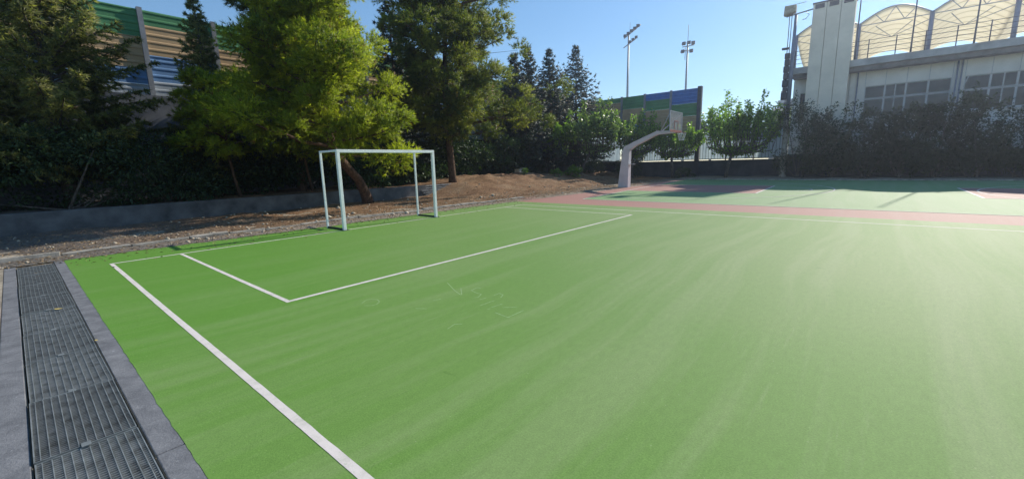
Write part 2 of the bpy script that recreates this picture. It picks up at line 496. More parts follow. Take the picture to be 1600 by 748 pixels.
# dirt terrain behind the goal line, irregular edge against the paint
nx, ny = 84, 230
U, Vv = np.meshgrid(np.linspace(0, 1, nx), np.linspace(-14, 38.4, ny))
edge = -1.16 + .9 * sstep(13, 20, Vv) * .45 + .16 * (vnoise(Vv * 1.3, Vv * 0 + 3, 9) - .5) + .12 * (vnoise(Vv * 5, Vv * 0 + 7, 4) - .5)
edge = edge - .35 * sstep(26, 31, Vv)
cols = np.concatenate([np.linspace(-2.2, -7.60, 34), np.linspace(-7.76, -11, 16), np.linspace(-11.5, -20, 12)])
near = np.linspace(0, 1, 10)[:-1]
X = np.concatenate([edge[:, :1] + (-2.2 - edge[:, :1]) * near[None, :], np.repeat(cols[None, :], ny, 0)], 1)
nx = X.shape[1]; Vv = np.repeat(Vv[:, :1], nx, 1)
Z = terrain(X, Vv)
ids = np.arange(nx * ny).reshape(ny, nx)
F = np.stack([ids[:-1, 1:], ids[:-1, :-1], ids[1:, :-1], ids[1:, 1:]], -1).reshape(-1, 4)
struct(mesh_np('dirt_ground', np.stack([X, Vv, Z], -1).reshape(-1, 3), F, MT['dirt'], smooth=True))
# planting bed at the far end
bx, by = np.meshgrid(np.linspace(-1.6, 40, 130), np.linspace(33.95, 38.7, 16))
bz = .03 + .10 * (vnoise(bx * .8, by * .8, 6)) + .04 * vnoise(bx * 3, by * 3, 7)
bz[0] = .012
ids = np.arange(bx.size).reshape(bx.shape)
F = np.stack([ids[:-1, :-1], ids[:-1, 1:], ids[1:, 1:], ids[1:, :-1]], -1).reshape(-1, 4)
struct(mesh_np('planting_bed', np.stack([bx, by, bz], -1).reshape(-1, 3), F, MT['dirt'], smooth=True))

def sheet(name, pts, z, mat):
    return struct(MB().poly([(x, y, z) for x, y in pts]).build(name, mat))

# football pitch, red surround, basketball court
rg_ = random.Random(21)
GE = [(-1.35, -.50)] + [(-1.3 + .06 * i, -.497 - abs(rg_.gauss(0, .0035)) - .003 * math.sin(i * .083) ** 2) for i in range(1, 260)] + [(40, -.50), (40, 13.05), (-1.35, 13.05)]
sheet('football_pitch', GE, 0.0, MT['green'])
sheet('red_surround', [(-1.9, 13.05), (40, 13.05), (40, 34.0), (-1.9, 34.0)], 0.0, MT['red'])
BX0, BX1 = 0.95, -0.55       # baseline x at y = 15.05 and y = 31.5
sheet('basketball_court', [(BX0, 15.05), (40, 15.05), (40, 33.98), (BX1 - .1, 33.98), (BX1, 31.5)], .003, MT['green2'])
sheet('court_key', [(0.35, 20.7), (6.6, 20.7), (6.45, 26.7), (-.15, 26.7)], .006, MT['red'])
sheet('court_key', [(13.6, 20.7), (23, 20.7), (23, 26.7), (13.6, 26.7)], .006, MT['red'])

rl_ = random.Random(77)
def line(a, b, w=.06, z=.0022, name='court_line'):
    a, b = Vector((*a, 0)), Vector((*b, 0)); L = (b - a).length; d = (b - a) / L; n = Vector((-d.y, d.x, 0))
    k = max(2, int(L / .09)); k = min(k, 260); mb = MB(); j = w * .012
    for i in range(k + 1):
        c = a + d * (L * i / k) + n * (.0015 * math.sin(i * .13))
        p, q = c - n * (w / 2 + rl_.gauss(0, j)), c + n * (w / 2 + rl_.gauss(0, j))
        mb.v += [(p.x, p.y, z), (q.x, q.y, z)]
        if i: mb.f.append((2 * i - 2, 2 * i, 2 * i + 1, 2 * i - 1)); mb.sm.append(False)
    return struct(mb.build(name, MT['line']))
def arc(c, r, a0, a1, w=.06, z=.0092, n=48):
    mb = MB()
    for i in range(n):
        t0, t1 = a0 + (a1 - a0) * i / n, a0 + (a1 - a0) * (i + 1) / n
        q = [(c[0] + rr * math.cos(t), c[1] + rr * math.sin(t), z) for rr, t in ((r - w / 2, t0), (r + w / 2, t0), (r + w / 2, t1), (r - w / 2, t1))]
        mb.poly(q)
    return struct(mb.build('court_line', MT['line']))
LW = .056
PX, PA, PB, CW = 5.135, 1.025, 10.98, 12.03
line((LW + .001, LW / 2), (30, LW / 2), LW)                         # near touchline
line((LW / 2, 0), (LW / 2, CW), LW)                      # goal line
line((.062, CW - .03), (30, CW - .03), .06)                    # far touchline
line((.062, PA + LW / 2), (PX - .07, PA + LW / 2), LW)
line((PX - .035, PA), (PX - .035, PB), .07)
line((.062, PB - .03), (PX - .07, PB - .03), .06)
# basketball court lines
line((BX0 + .03, 15.12), (40, 15.12), .06, .008)
line((BX0 - .01, 15.15), (BX1 + .01, 31.4), .07, .008)
line((6.62, 20.7), (6.47, 26.7), .08, .008)
line((.4, 20.7), (6.58, 20.7), .06, .0085); line((-.1, 26.7), (6.43, 26.7), .06, .0085)
arc((1.7, 23.8), 7.6, -math.pi / 2 * .93, math.pi / 2 * .93)
arc((6.55, 23.7), 1.9, -math.pi / 2, math.pi / 2)
line((13.6, 20.7), (13.6, 26.7), .08, .008); line((13.64, 26.7), (23, 26.7), .06, .0085); line((13.64, 20.7), (23, 20.7), .06, .0085)
arc((21.5, 23.8), 7.6, math.pi * .54, math.pi * 1.46)
line((15.0, 33.2), (16.6, 30.0), .06, .008)
struct(MB().box(-.8, 40, 33.90, 33.985, -.02, .06).build('kerb', MT['oldkerb']))

# drain: channel, concrete edge stones, steel grates
ch = MB()
ch.poly([(DX0, DY0, -.34), (DX1, DY0, -.34), (DX1, DY1, -.34), (DX0, DY1, -.34)])
ch.poly([(DX0, DY0, -.34), (DX0, DY0, -.022), (DX1, DY0, -.022), (DX1, DY0, -.34)])
ch.poly([(DX0, DY1, -.34), (DX1, DY1, -.34), (DX1, DY1, -.022), (DX0, DY1, -.022)])
ch.poly([(DX0, DY0, -.34), (DX0, DY1, -.34), (DX0, DY1, -.022), (DX0, DY0, -.022)])
struct(ch.build('drain_channel', MT['black']))
rk = random.Random(5)
for (y0, y1, off) in ((-.635, -.497, .4), (-1.245, -1.105, .04)):
    x = -1.15 - off
    first = True
    while x < 15.5:
        x1 = x + 3.0
        k = MB().box(x + .004, x1 - .004, y0, y1, -.05, -.0015 + rk.uniform(-.0015, .0005))
        struct(k.build('kerb_stone', MT['kerbstone'], bevel=.006))
        x = x1
struct(MB().poly([(-1.2, -40, .0), (40, -40, .0), (40, -1.247, .0), (-1.2, -1.247, .0)]).build('path', MT['ground']))

def make_grate():
    root = empty('drain_grate')
    w0, w1 = -.222, .222
    fr = MB()
    fr.box(.008, .992, w0, w0 + .006, -.035, .0015); fr.box(.008, .992, w1 - .006, w1, -.035, .0015)
    fr.box(.008, .014, w0 + .006, w1 - .006, -.035, .0015); fr.box(.986, .992, w0 + .006, w1 - .006, -.035, .0015)
    fr.build('frame', MT['galvdark'], root)
    b = MB()
    n = 38
    for i in range(1, n):
        x = .012 + .976 * i / n
        b.box(x - .0023, x + .0023, w0 + .006, w1 - .006, -.030, .0002)
    b.build('cross_bars', MT['grate'], root)
    l = MB()
    for i in range(11):
        y = w0 + .028 + (w1 - w0 - .056) * i / 10
        l.box(.016, .984, y - .0022, y + .0022, -.022, .0010)
    l.build('long_bars', MT['galvdark'], root)
    c = MB().box(.965, 1.02, -.03, .012, .002, .006)
    c.build('clip', MT['galvdark'], root)
    return root

def copy_tree(o, parent=None):
    c = o.copy(); COL.objects.link(c)
    if parent: c.parent = parent
    for chd in list(o.children): copy_tree(chd, c)
    return c
ords = ['at the far end of the drain by the dirt', 'second from the dirt end of the drain', 'third from the dirt end of the drain', 'just before the one under the yellow leaf',
        'with the yellow leaf lying on it', 'just after the one with the yellow leaf', 'beside the small dry leaf on the kerb', 'second nearest in view along the drain',
        'nearest in view at the bottom edge']
gp = make_grate()
for i in range(9):
    o = gp if i == 0 else copy_tree(gp)
    o.location = (-1.0 + i, -.87, .004 + rk.uniform(-.002, .003))
    o.rotation_euler = (rk.uniform(-.004, .004), rk.uniform(-.003, .003), rk.uniform(-.004, .004))
    tag(o, 'steel drain grate ' + ords[i], 'drain grate', 'steel grates covering the drain')

# old broken kerb of the dirt strip
y = -6.0; ri = random.Random(8)
while y < 14:
    L = ri.uniform(.8, 1.1)
    kx = -2.0 - .05 * ri.random()
    k = MB().box(-.07, .07, 0, L - .02, -.2, .075 + ri.uniform(-.04, .02)).build('kerb', MT['oldkerb'], bevel=.012)
    k.location = (kx, y, 0); k.rotation_euler = (ri.uniform(-.02, .02), ri.uniform(-.12, .12), ri.uniform(-.03, .03))
    struct(k); y += L

# chalk scribbles on the pitch (thin strokes)
strokes = [[(5.92, 1.57), (5.86, 1.66), (5.87, 1.73), (5.96, 1.76), (6.05, 1.73), (6.11, 1.65), (6.1, 1.59), (6.03, 1.54)],
  [(6.1, 2.77), (6.46, 2.58), (6.66, 2.5)], [(6.45, 2.7), (6.67, 2.51)],
  [(6.68, 2.85), (6.61, 2.84), (6.64, 2.71), (6.77, 2.67), (6.86, 2.67), (6.91, 2.56), (6.88, 2.51)],
  [(6.99, 2.5), (7.01, 2.6)], [(7.15, 2.35), (7.16, 2.58)], [(7.3, 2.38), (7.32, 2.55)], [(7.02, 2.73), (7.02, 2.83), (7.1, 2.81), (7.15, 2.71)],
  [(7.3, 2.31), (7.32, 2.34)], [(7.45, 2.28), (7.66, 2.25), (7.66, 2.52)], [(6.61, 1.84), (6.73, 1.91)], [(6.55, 2.15), (6.59, 2.24)],
  [(7.38, 1.65), (7.34, 1.78), (7.4, 1.83)], [(7.41, 2.45), (7.53, 2.56)]]
cm = MB()
for s_i, st in enumerate(strokes):
    zz = .0008 + .00006 * s_i
    for a, b in zip(st[:-1], st[1:]):
        a, b = Vector((*a, 0)), Vector((*b, 0)); d = (b - a).normalized(); n = Vector((-d.y, d.x, 0)) * .004
        cm.poly([(q.x, q.y, zz) for q in (a - n, b - n, b + n, a + n)])
        zz += .000008
struct(cm.build('chalk_marks', MT['chalk']))

# ---------------------------------------------------------------- goal
goal = empty('football_goal', (0, 4.5, 0), 'white steel football goal without a net standing on the goal line', 'goal')
T = .08; GW = 3.16; GH = 2.08; GD = .87
for yy in (0, GW - T):
    MB().box(-.0, T, yy, yy + T, 0.0, GH - T - .001).build('post', MT['white'], goal, .006)
    ry = yy + T / 2
    MB().box(-GD - .025, -GD + .025, ry - .025, ry + .025, 0, GH - .056).build('rear_post', MT['white'], goal, .004)
    MB().box(-GD - .025, -.003, ry - .025, ry + .025, GH - .055, GH - .005).build('top_side_bar', MT['white'], goal, .004)
    MB().box(-GD + .027, -.003, ry - .02, ry + .02, .004, .044).build('ground_bar', MT['darkbar'], goal)
MB().box(0, T, 0, GW, GH - T, GH).build('crossbar', MT['white'], goal, .006)
for yy in (0, GW - T): MB().box(-.05, .13, yy - .05, yy + T + .05, .001, .010).build('base_plate', MT['darkbar'], goal)

# ---------------------------------------------------------------- basketball hoop
hoop = empty('basketball_hoop', (-1.05, 23.45, 0), 'pale concrete basketball hoop on a bent cantilever post', 'basketball hoop')
def slab_path(name, prof, w0, w1, mat, parent):
    """solid following a profile of (x, z_low, z_high) in xz, width tapering from w0 to w1 along y"""
    mb = MB(); n = len(prof)
    for i, (p, q) in enumerate(prof):
        w = (w0 + (w1 - w0) * i / (n - 1)) / 2
        mb.v += [(p[0], -w, p[1]), (q[0], -w, q[1]), (q[0], w, q[1]), (p[0], w, p[1])]
    for i in range(n - 1):
        a, b = 4 * i, 4 * i + 4
        for j in range(4):
            k = (j + 1) % 4
            mb.f.append((a + j, a + k, b + k, b + j)); mb.sm.append(False)
    mb.f.append((0, 3, 2, 1)); mb.f.append((4 * n - 4, 4 * n - 3, 4 * n - 2, 4 * n - 1)); mb.sm += [False, False]
    return mb.build(name, mat, parent, .015)
ox = 1.05
slab_path('pole', [((-1.38 + ox, 0), (-.72 + ox, 0)), ((-1.25 + ox, 1.2), (-.72 + ox, 1.2)), ((-1.06 + ox, 2.426), (-.702 + ox, 2.216))], .42, .34, MT['pinkconc'], hoop)
slab_path('arm', [((-1.058 + ox, 2.43), (-.70 + ox, 2.22)), ((-.45 + ox, 2.70), (-.36 + ox, 2.45)), ((.92 + ox, 3.24), (.97 + ox, 3.04)), ((1.93 + ox, 3.19), (1.93 + ox, 3.06))], .34, .24, MT['pinkconc'], hoop)
bd = MB().box(1.955 + ox, 1.975 + ox, -.95, .95, 3.12, 4.19).build('backboard', MT['board'], hoop)
fr = MB()
for (y0, y1, z0, z1) in ((-.97, -.93, 3.10, 4.21), (.93, .97, 3.10, 4.21), (-.93, .93, 4.17, 4.21)): fr.box(1.95 + ox, 1.985 + ox, y0, y1, z0, z1)
fr.build('frame', MT['truss'], bd)
rm = MB()
for (y0, y1, z0, z1) in ((-.93, .93, 3.10, 3.22), (-.30, -.25, 3.26, 3.72), (.25, .30, 3.26, 3.72), (-.25, .25, 3.68, 3.72)): rm.box(1.977 + ox, 1.988 + ox, y0, y1, z0, z1)
rm.build('target_square', MT['rimred'], bd)
for s in (-1, 1):
    MB().tube([(1.15 + ox, .08 * s, 3.22), (1.94 + ox, .86 * s, 4.12)], .028, 8).build('strut', MT['truss'], hoop)
rg = MB(); rc = 2.30 + ox
rg.tube([(rc + .23 * math.cos(t), .23 * math.sin(t), 3.06) for t in np.linspace(0, 2 * math.pi, 25)], .012, 6, False)
rg.bar((1.99 + ox, 0, 3.06), (rc - .22, 0, 3.06), .12, .03)
rg.build('rim', MT['rimred'], hoop)
nt_ = MB()
for k in range(12):
    for s in (-1, 1):
        pts = []
        for j in range(6):
            t = j / 5; a = 2 * math.pi * (k / 12 + s * t * .12); r = .225 - .10 * t
            pts.append((rc + r * math.cos(a), r * math.sin(a), 3.05 - .42 * t))
        nt_.tube(pts, .007, 4, False)
nt_.build('net', MT['net'], hoop)
MB().box(-.10 + ox - .6, .16 + ox - .6, -.2, .2, 1.38, 1.41).build('bracket', MT['truss'], hoop)

# ---------------------------------------------------------------- low retaining wall, planks, block
wl = MB(); wl.box(-7.82, -7.56, -14, 13.3, -.1, .60)
tag(wl.build('retaining_wall', MT['wall_low'], None, .015), 'low grey rendered retaining wall under the dark shrubs behind the goal', 'wall')
pk = empty('plank_pile', (-8.25, 13.3, 0), 'stack of weathered grey planks lying beside the pine trunk', 'plank pile')
rp = random.Random(4)
for i in range(5):
    z = .10 + .11 * i; a = rp.uniform(-.05, .05)
    b = MB().bar((.75 + a - .05 * i, -.15 - .1 * i, z), (.75 + a * .2 - .05 * i, 1.95, z + .02), .22, .07).build('plank', MT['plank'], pk, .006)
bx_, by_ = -9.0, 23.2
zb = tz(bx_, by_)
blk = empty('concrete_block', (bx_, by_, zb), 'pale hollow concrete block lying on the sunlit dirt bank', 'concrete block', rz=.12)
bb = MB()
bb.box(-.2, .2, -.55, .55, -.05, .10); bb.box(-.2, .2, -.55, .55, .20, .30)
for y0, y1 in ((-.55, -.28), (-.02, .10), (.42, .55)): bb.box(-.2, .2, y0, y1, .10, .20)
bb.box(-.2, .02, -.28, -.02, .10, .20); bb.box(-.2, .02, .10, .42, .10, .20)
bb.build('block', MT['block'], blk)
MB().box(-.14, .14, .1, .42, .302, .37).build('loose_slab', MT['block'], blk, .02)

# ---------------------------------------------------------------- foliage builders
def unit(a): return a / np.maximum(np.linalg.norm(a, axis=-1, keepdims=True), 1e-9)

def needle_tufts(P, A, n, L, w, spread, rng, tint=None, out=None):
    m = len(P)
    D = unit(A[:, None, :] + spread * rng.normal(size=(m, n, 3)))
    sd = unit(np.cross(D, rng.normal(size=(m, n, 3))))
    ln = L * rng.uniform(.7, 1.2, (m, n, 1))
    B = P[:, None, :] + D * .01
    # the flat needle faces look outward from their clump
    O = A if out is None else out
    O = O[:, None, :] + .40 * rng.normal(size=(m, n, 3))
    flip = (np.cross(2 * sd, D) * O).sum(-1, keepdims=True) < 0
    sd = np.where(flip, -sd, sd)
    V = np.stack([B - sd * w / 2, B + sd * w / 2, B + D * ln], 2).reshape(-1, 3)
    VN = np.repeat(unit(O).reshape(-1, 3), 3, 0)
    t = rng.beta(2.2, 2.6, m) if tint is None else np.clip(tint + rng.normal(size=m) * .13, .02, 1)
    t = np.where(rng.uniform(size=m) < .015, 0, t)
    t = np.repeat(t, n * 3)
    F = np.arange(len(V)).reshape(-1, 3)
    return V, F, t, VN

def leaf_quads(P, D, L, w, rng, droop=.25):
    m = len(P)
    D = unit(D); sd = unit(np.cross(D, rng.normal(size=(m, 3)) + np.array([0, 0, 1.2])))
    ln = L * rng.uniform(.6, 1.25, (m, 1)); wd = w * rng.uniform(.7, 1.2, (m, 1))
    mid = P + D * ln * .45
    tip = P + D * ln + np.array([0, 0, -1]) * ln * droop
    V = np.stack([P, mid + sd * wd / 2, tip, mid - sd * wd / 2], 1).reshape(-1, 3)
    t = np.repeat(rng.uniform(0.03, 1, m), 4)
    return V, np.arange(len(V)).reshape(-1, 4), t

def curve_pts(p0, d, L, rise, n=6, wob=0.0, rng=None):
    t = np.linspace(0, 1, n)[:, None]
    P = p0 + d * L * t + np.array([0, 0, 1]) * rise * L * t ** 2
    if wob: P[1:] += rng.normal(size=(n - 1, 3)) * wob * t[1:]
    return P

def pine_tree(name, seed, base, trunk, rfun, zlo, zhi, nlimb, mat, label, cat='tree', npuff=7, ntwig=13, ntuft=4, nneed=9, L=.17, w=.022, group=None, center=None, trunkmat='bark_pine', puffr=.55):
    """trunk: list of (dx,dy,dz,r) from base; rfun(az, zfrac) -> limb reach; limbs start along the trunk between zlo and zhi"""
    rng = np.random.default_rng(seed)
    root = empty(name, base, label, cat, group)
    tb = MB().tube([t[:3] for t in trunk], [t[3] for t in trunk], 12)
    tb.build('trunk', MT[trunkmat], root)
    tp = np.array([t[:3] for t in trunk], float); tzs = tp[:, 2]
    limbs = MB(); PP, AA, TT, OO = [], [], [], []
    for i in range(nlimb):
        f = (i + rng.uniform(.1, .9)) / nlimb
        z0 = zlo + (zhi - zlo) * f
        p0 = np.array([np.interp(z0, tzs, tp[:, 0]), np.interp(z0, tzs, tp[:, 1]), z0])
        az = i * 2.39996 + rng.normal() * .35
        Lb = rfun(az, f) * rng.uniform(.72, 1.06)
        d = np.array([math.cos(az), math.sin(az), rng.uniform(-.12, .22) + .45 * f]); d /= np.linalg.norm(d)
        C = curve_pts(p0, d, Lb, rng.uniform(-.08, .18), 7, .05 * Lb ** .5, rng)
        r0 = .02 + .016 * Lb
        limbs.tube(C, list(np.linspace(r0, .012, 7)), 6, False)
        for k in range(npuff):
            t = .32 + .68 * (k + rng.uniform(.2, .9)) / npuff
            c = np.array([np.interp(t, np.linspace(0, 1, 7), C[:, j]) for j in range(3)])
            side = np.array([-d[1], d[0], 0]) * rng.normal() * .32 * Lb * (1.1 - .55 * t)
            c2 = c + side * .8 + np.array([0, 0, rng.uniform(-.12, .25)])
            limbs.tube([c, (c + c2) / 2 + np.array([0, 0, -.04]), c2], [.018, .012, .006], 4, False)
            out = unit(np.array([d[0], d[1], .55]) + side * .5)
            pt = rng.beta(1.6, 1.8)
            dirs = unit(out * .75 + rng.normal(size=(ntwig, 3)) * .8)
            ln = puffr * rng.uniform(.55, 1.1, (ntwig, 1)) * (.75 + .09 * Lb) * rng.uniform(.75, 1.25)
            for q in range(ntuft):
                s = .42 + .58 * (q + .5) / ntuft
                PP.append(c2 + dirs * ln * s * np.array([1, 1, .72])); AA.append(dirs + np.array([0, 0, .25])); TT.append(np.full(ntwig, .15 + .75 * pt)); OO.append(dirs + np.array([0, 0, .15]))
    limbs.build('limbs', MT[trunkmat], root)
    V, F, t, VN = needle_tufts(np.concatenate(PP), unit(np.concatenate(AA)), nneed, L, w, .5, rng, np.concatenate(TT), np.concatenate(OO))
    mesh_np('crown', V, F, MT[mat], root, t, vn=VN)
    return root

def conifer_tree(name, seed, base, H, rbase, mat, label, group=None, z0=.6, levels=26, per=6, droop=-.18, upturn=.12, L=.14, w=.03, nneed=7, shape=.9, dens=7, trunk_r=.16, tuftspread=.6, ragged=.25, rise=.25):
    rng = np.random.default_rng(seed)
    root = empty(name, base, label, 'tree', group)
    MB().tube([(0, 0, -.3), (0, 0, H * .3), (.03, .02, H * .7), (0, 0, H)], [trunk_r, trunk_r * .8, trunk_r * .38, .012], 10).build('trunk', MT['bark_grey'], root)
    limbs = MB(); PP, AA = [], []
    for l in range(levels):
        f = (l + .5) / levels
        z = z0 + (H - z0) * f ** .92
        for b in range(per if f < .8 else per - 1):
            az = 2 * math.pi * b / per + l * 1.1 + rng.normal() * .25
            Lb = rbase * (1 - f) ** shape * rng.uniform(1 - ragged * 1.3, 1 + ragged) + .10
            d = np.array([math.cos(az), math.sin(az), rise + .5 * f]); d = d / np.linalg.norm(d)
            C = curve_pts(np.array([0, 0, z + rng.normal() * .06]), d, Lb, droop - .25 * (1 - f), 6)
            C[-1, 2] += upturn * Lb; C[-2, 2] += upturn * Lb * .3
            limbs.tube(C, list(np.linspace(.012 + .010 * Lb, .006, 6)), 5, False)
            nt2 = max(2, int(dens * (Lb / max(rbase, .1)) + 2))
            for k in range(nt2):
                t = .18 + .82 * (k + rng.uniform(0, 1)) / nt2
                c = np.array([np.interp(t, np.linspace(0, 1, 6), C[:, j]) for j in range(3)])
                for s in (-1, 1):
                    sd = np.array([-d[1] * s, d[0] * s, 0]) * .85 + np.array([d[0], d[1], 0]) * .7 + np.array([0, 0, rng.normal() * .18 - .05])
                    sd /= np.linalg.norm(sd)
                    tl = (.10 + .30 * Lb * (1.05 - t)) * rng.uniform(.7, 1.2)
                    nq = 2 + int(tl / (L * .7))
                    q = (np.arange(nq)[:, None] + .4) / nq
                    PP.append(c + sd * tl * q + np.array([0, 0, -.12]) * tl * q ** 2); AA.append(np.repeat(sd[None], nq, 0))
            PP.append(C[-1:]); AA.append(unit(C[-1:] - C[-2:-1]))
    limbs.build('limbs', MT['bark_grey'], root)
    PP.append(np.array([[0, 0, H - .35 + .12 * i] for i in range(4)])); AA.append(np.tile(np.array([[0, 0, 1.]]), (4, 1)))
    V, F, t, VN = needle_tufts(np.concatenate(PP), unit(np.concatenate(AA)), nneed, L, w, tuftspread, rng, None, unit(np.concatenate(PP) * np.array([1, 1, 0]) + 1e-6) * .8 + np.array([0, 0, .35]) + .5 * unit(np.concatenate(AA)))
    mesh_np('crown', V, F, MT[mat], root, t, vn=VN)
    return root

def shoot_tree(name, seed, base, trunk, crown_c, crown_r, nshoot, mat, label, leafL=.17, leafw=.12, upright=.9, per=60, group=None, slen=(1.2, 2.2), barkm='bark_grey'):
    """pollarded broadleaf: short trunk, limbs to a head, then many leafy shoots"""
    rng = np.random.default_rng(seed)
    root = empty(name, base, label, 'tree', group)
    MB().tube([t[:3] for t in trunk], [t[3] for t in trunk], 10).build('trunk', MT[barkm], root)
    top = np.array(trunk[-1][:3], float); cc = np.array(crown_c, float); cr = np.array(crown_r, float)
    limbs = MB(); P, D = [], []
    for i in range(nshoot):
        az = i * 2.39996 + rng.normal() * .3; u = math.sqrt((i + .5) / nshoot)
        dirh = np.array([math.cos(az) * u, math.sin(az) * u, 0])
        knot = np.array([cc[0], cc[1], 0]) + dirh * cr * rng.uniform(.62, .95)
        knot[2] = top[2] + .25 + (cc[2] - top[2]) * .25 * u + rng.uniform(-.3, .35) - .12 * u
        sl = cr[2] * rng.uniform(.6, 1.28) * (1.35 - .50 * u ** 2)
        lean = dirh * rng.uniform(.0, .55) + rng.normal(size=3) * .14
        tip = knot + np.array([0, 0, sl]) * upright + lean * sl * (1.2 if upright < .8 else .7)
        mid = (knot + tip) / 2 + dirh * .12
        C = np.array([top, knot, mid, tip])
        limbs.tube(C, [.045, .03, .016, .006], 5, False)
        m = int(per * rng.uniform(.7, 1.3))
        tt = np.sqrt(rng.uniform(.10, 1.0, m))
        seg = np.array([np.interp(tt, [0, .5, 1], [knot[j], mid[j], tip[j]]) for j in range(3)]).T
        seg = np.where((np.arange(m) < m * .12)[:, None], top + (knot - top) * rng.uniform(.45, 1, (m, 1)), seg)
        ax = unit(tip - mid)
        rad = unit(rng.normal(size=(m, 3)))
        P.append(seg + rad * rng.uniform(.02, .17, (m, 1))); D.append(rad * .9 + ax * .35 + np.array([0, 0, -.15]))
    limbs.build('limbs', MT[barkm], root)
    V, F, t = leaf_quads(np.concatenate(P), np.concatenate(D), leafL, leafw, rng)
    mesh_np('crown', V, F, MT[mat], root, t)
    return root

def shrub(name, seed, base, rad, H, mat, label, n=3500, leafL=.16, leafw=.06, group=None, cat='shrub', nl=16, z0=.1, stems=6, spikes=10):
    rng = np.random.default_rng(seed)
    root = empty(name, base, label, cat, group)
    sv = rng.uniform(.75, 1.3); leafL, leafw = leafL * sv, leafw * sv * rng.uniform(.8, 1.25); tk = rng.uniform(.45, 1.0)
    st = MB(); lobes = []
    for i in range(nl):
        az = i * 2.39996 + rng.normal() * .4; u = math.sqrt((i + .5) / nl)
        zz = rng.uniform(.06, .95) * H
        k = math.sqrt(max(.1, 1 - abs(zz / H - .45) ** 2 * 1.6))
        lobes.append((math.cos(az) * u * rad[0] * k, math.sin(az) * u * rad[1] * k, zz))
    lobes = np.array(lobes)
    for i in range(stems):
        e = lobes[rng.integers(nl)]
        a = rng.uniform(0, 6.28); b0 = np.array([math.cos(a) * .18, math.sin(a) * .18, -.1])
        st.tube([b0, b0 * .6 + e * .45, e], [.05, .035, .01], 6, False)
    st.build('stems', MT['bark_grey'], root)
    li = rng.integers(nl, size=n)
    G = unit(rng.normal(size=(n, 3)))
    rr = rng.uniform(.25, 1, (n, 1)) ** .45
    lr = np.array([rad[0], rad[1], H * .38]) * .46
    P = lobes[li] + G * rr * lr
    D = G + np.array([0, 0, .35]) + rng.normal(size=(n, 3)) * .5
    sp, sdn = [], []
    for i in range(spikes):
        l0 = lobes[rng.integers(nl)] ; d = unit(np.array([rng.normal() * .5, rng.normal() * .5, 1.0]))
        ln = H * rng.uniform(.10, .22) + lr[2] * .5; m = 34
        t = rng.uniform(.2, 1, (m, 1)); g2 = unit(rng.normal(size=(m, 3)))
        sp.append(l0 + d * ln * t + g2 * .06); sdn.append(g2 + d)
    if sp: P = np.concatenate([P] + sp); D = np.concatenate([D] + sdn)
    P[:, 2] = np.maximum(P[:, 2], z0 * rng.uniform(.3, 1.4, len(P)))
    V, F, t = leaf_quads(P, D, leafL, leafw, rng)
    lobe_t = rng.uniform(.55, 1.15, nl); lt = np.ones(len(P)); lt[:n] = lobe_t[li]
    mesh_np('foliage', V, F, MT[mat], root, np.clip(t * tk * np.repeat(lt, 4), .0, 1))
    return root

# ---------------------------------------------------------------- trees on the left
def ell(a_y, a_x, sy=0.0):
    def f(az):
        c, s = math.cos(az), math.sin(az)
        return 1 / math.sqrt((c / a_x) ** 2 + (s / a_y) ** 2)
    return f

e1 = ell(4.3, 3.0)
pine_tree('pine_tree', 11, (-6.9, 9.4, tz(-6.9, 9.4)),
    [(.0, .05, -.2, .30), (.05, -.05, .3, .23), (.3, -.5, 1.05, .19), (.8, -1.3, 1.65, .175), (1.2, -2.0, 2.3, .16), (1.7, -2.5, 3.8, .14), (1.9, -2.7, 6.0, .10), (1.9, -2.6, 8.4, .03)],
    lambda az, f: e1(az) * (1.0 - .62 * f ** 1.6) * (.85 + .25 * math.sin(az * 3 + f * 7)), 2.1, 8.2, 40, 'pine',
    'large bright yellow-green pine with leaning trunk behind the goal', npuff=4, ntwig=66, ntuft=3, L=.16, w=.024, nneed=9, puffr=.86)
e2 = ell(4.5, 3.6)
pine_tree('pine_tree', 23, (-8.05, 15.66, tz(-8.05, 15.66) - .05),
    [(0, 0, -.3, .30), (0, 0, .3, .22), (0, -.12, 2.3, .19), (0, -.2, 5.4, .16), (.05, 0, 9, .11), (0, .2, 13.0, .03)],
    lambda az, f: e2(az) * (1.12 - .55 * f) * (.82 + .3 * math.sin(az * 2 + f * 9)) * (1 + .32 * max(0, math.sin(az)) * (1.6 if f < .22 else .8)), 2.6, 12.6, 76, 'pine_dark',
    'tall dark pine with straight trunk beside the plank pile', npuff=5, ntwig=42, ntuft=3, L=.19, w=.028, nneed=9, puffr=.80)
conifer_tree('cedar_tree', 31, (-10.4, .35, tz(-10.4, .35) - .05), 10.6, 3.3, 'cedar', 'broad feathery cedar in front of the striped barrier, leftmost tree',
    levels=30, per=7, L=.17, w=.034, nneed=8, shape=.92, dens=12, trunk_r=.22, droop=.02, upturn=.02, ragged=.34, rise=.5)
conifer_tree('cedar_tree', 37, (-10.6, -3.4, tz(-10.6, -3.4) - .05), 5.6, 2.6, 'cedar', 'cedar partly cut off by the left edge of the view',
    levels=24, per=6, L=.18, w=.036, nneed=7, shape=.62, dens=8, trunk_r=.2, droop=.05, upturn=.05, ragged=.32)
conifer_tree('fir_tree', 41, (-11.0, 4.9, tz(-11, 4.9) - .05), 7.9, 1.5, 'cedar', 'narrow dark spruce between the feathery cedar and the big pine',
    levels=26, per=6, L=.13, w=.03, nneed=7, shape=.85, dens=6, trunk_r=.12, droop=-.02, ragged=.3)
e4 = ell(2.5, 2.2)
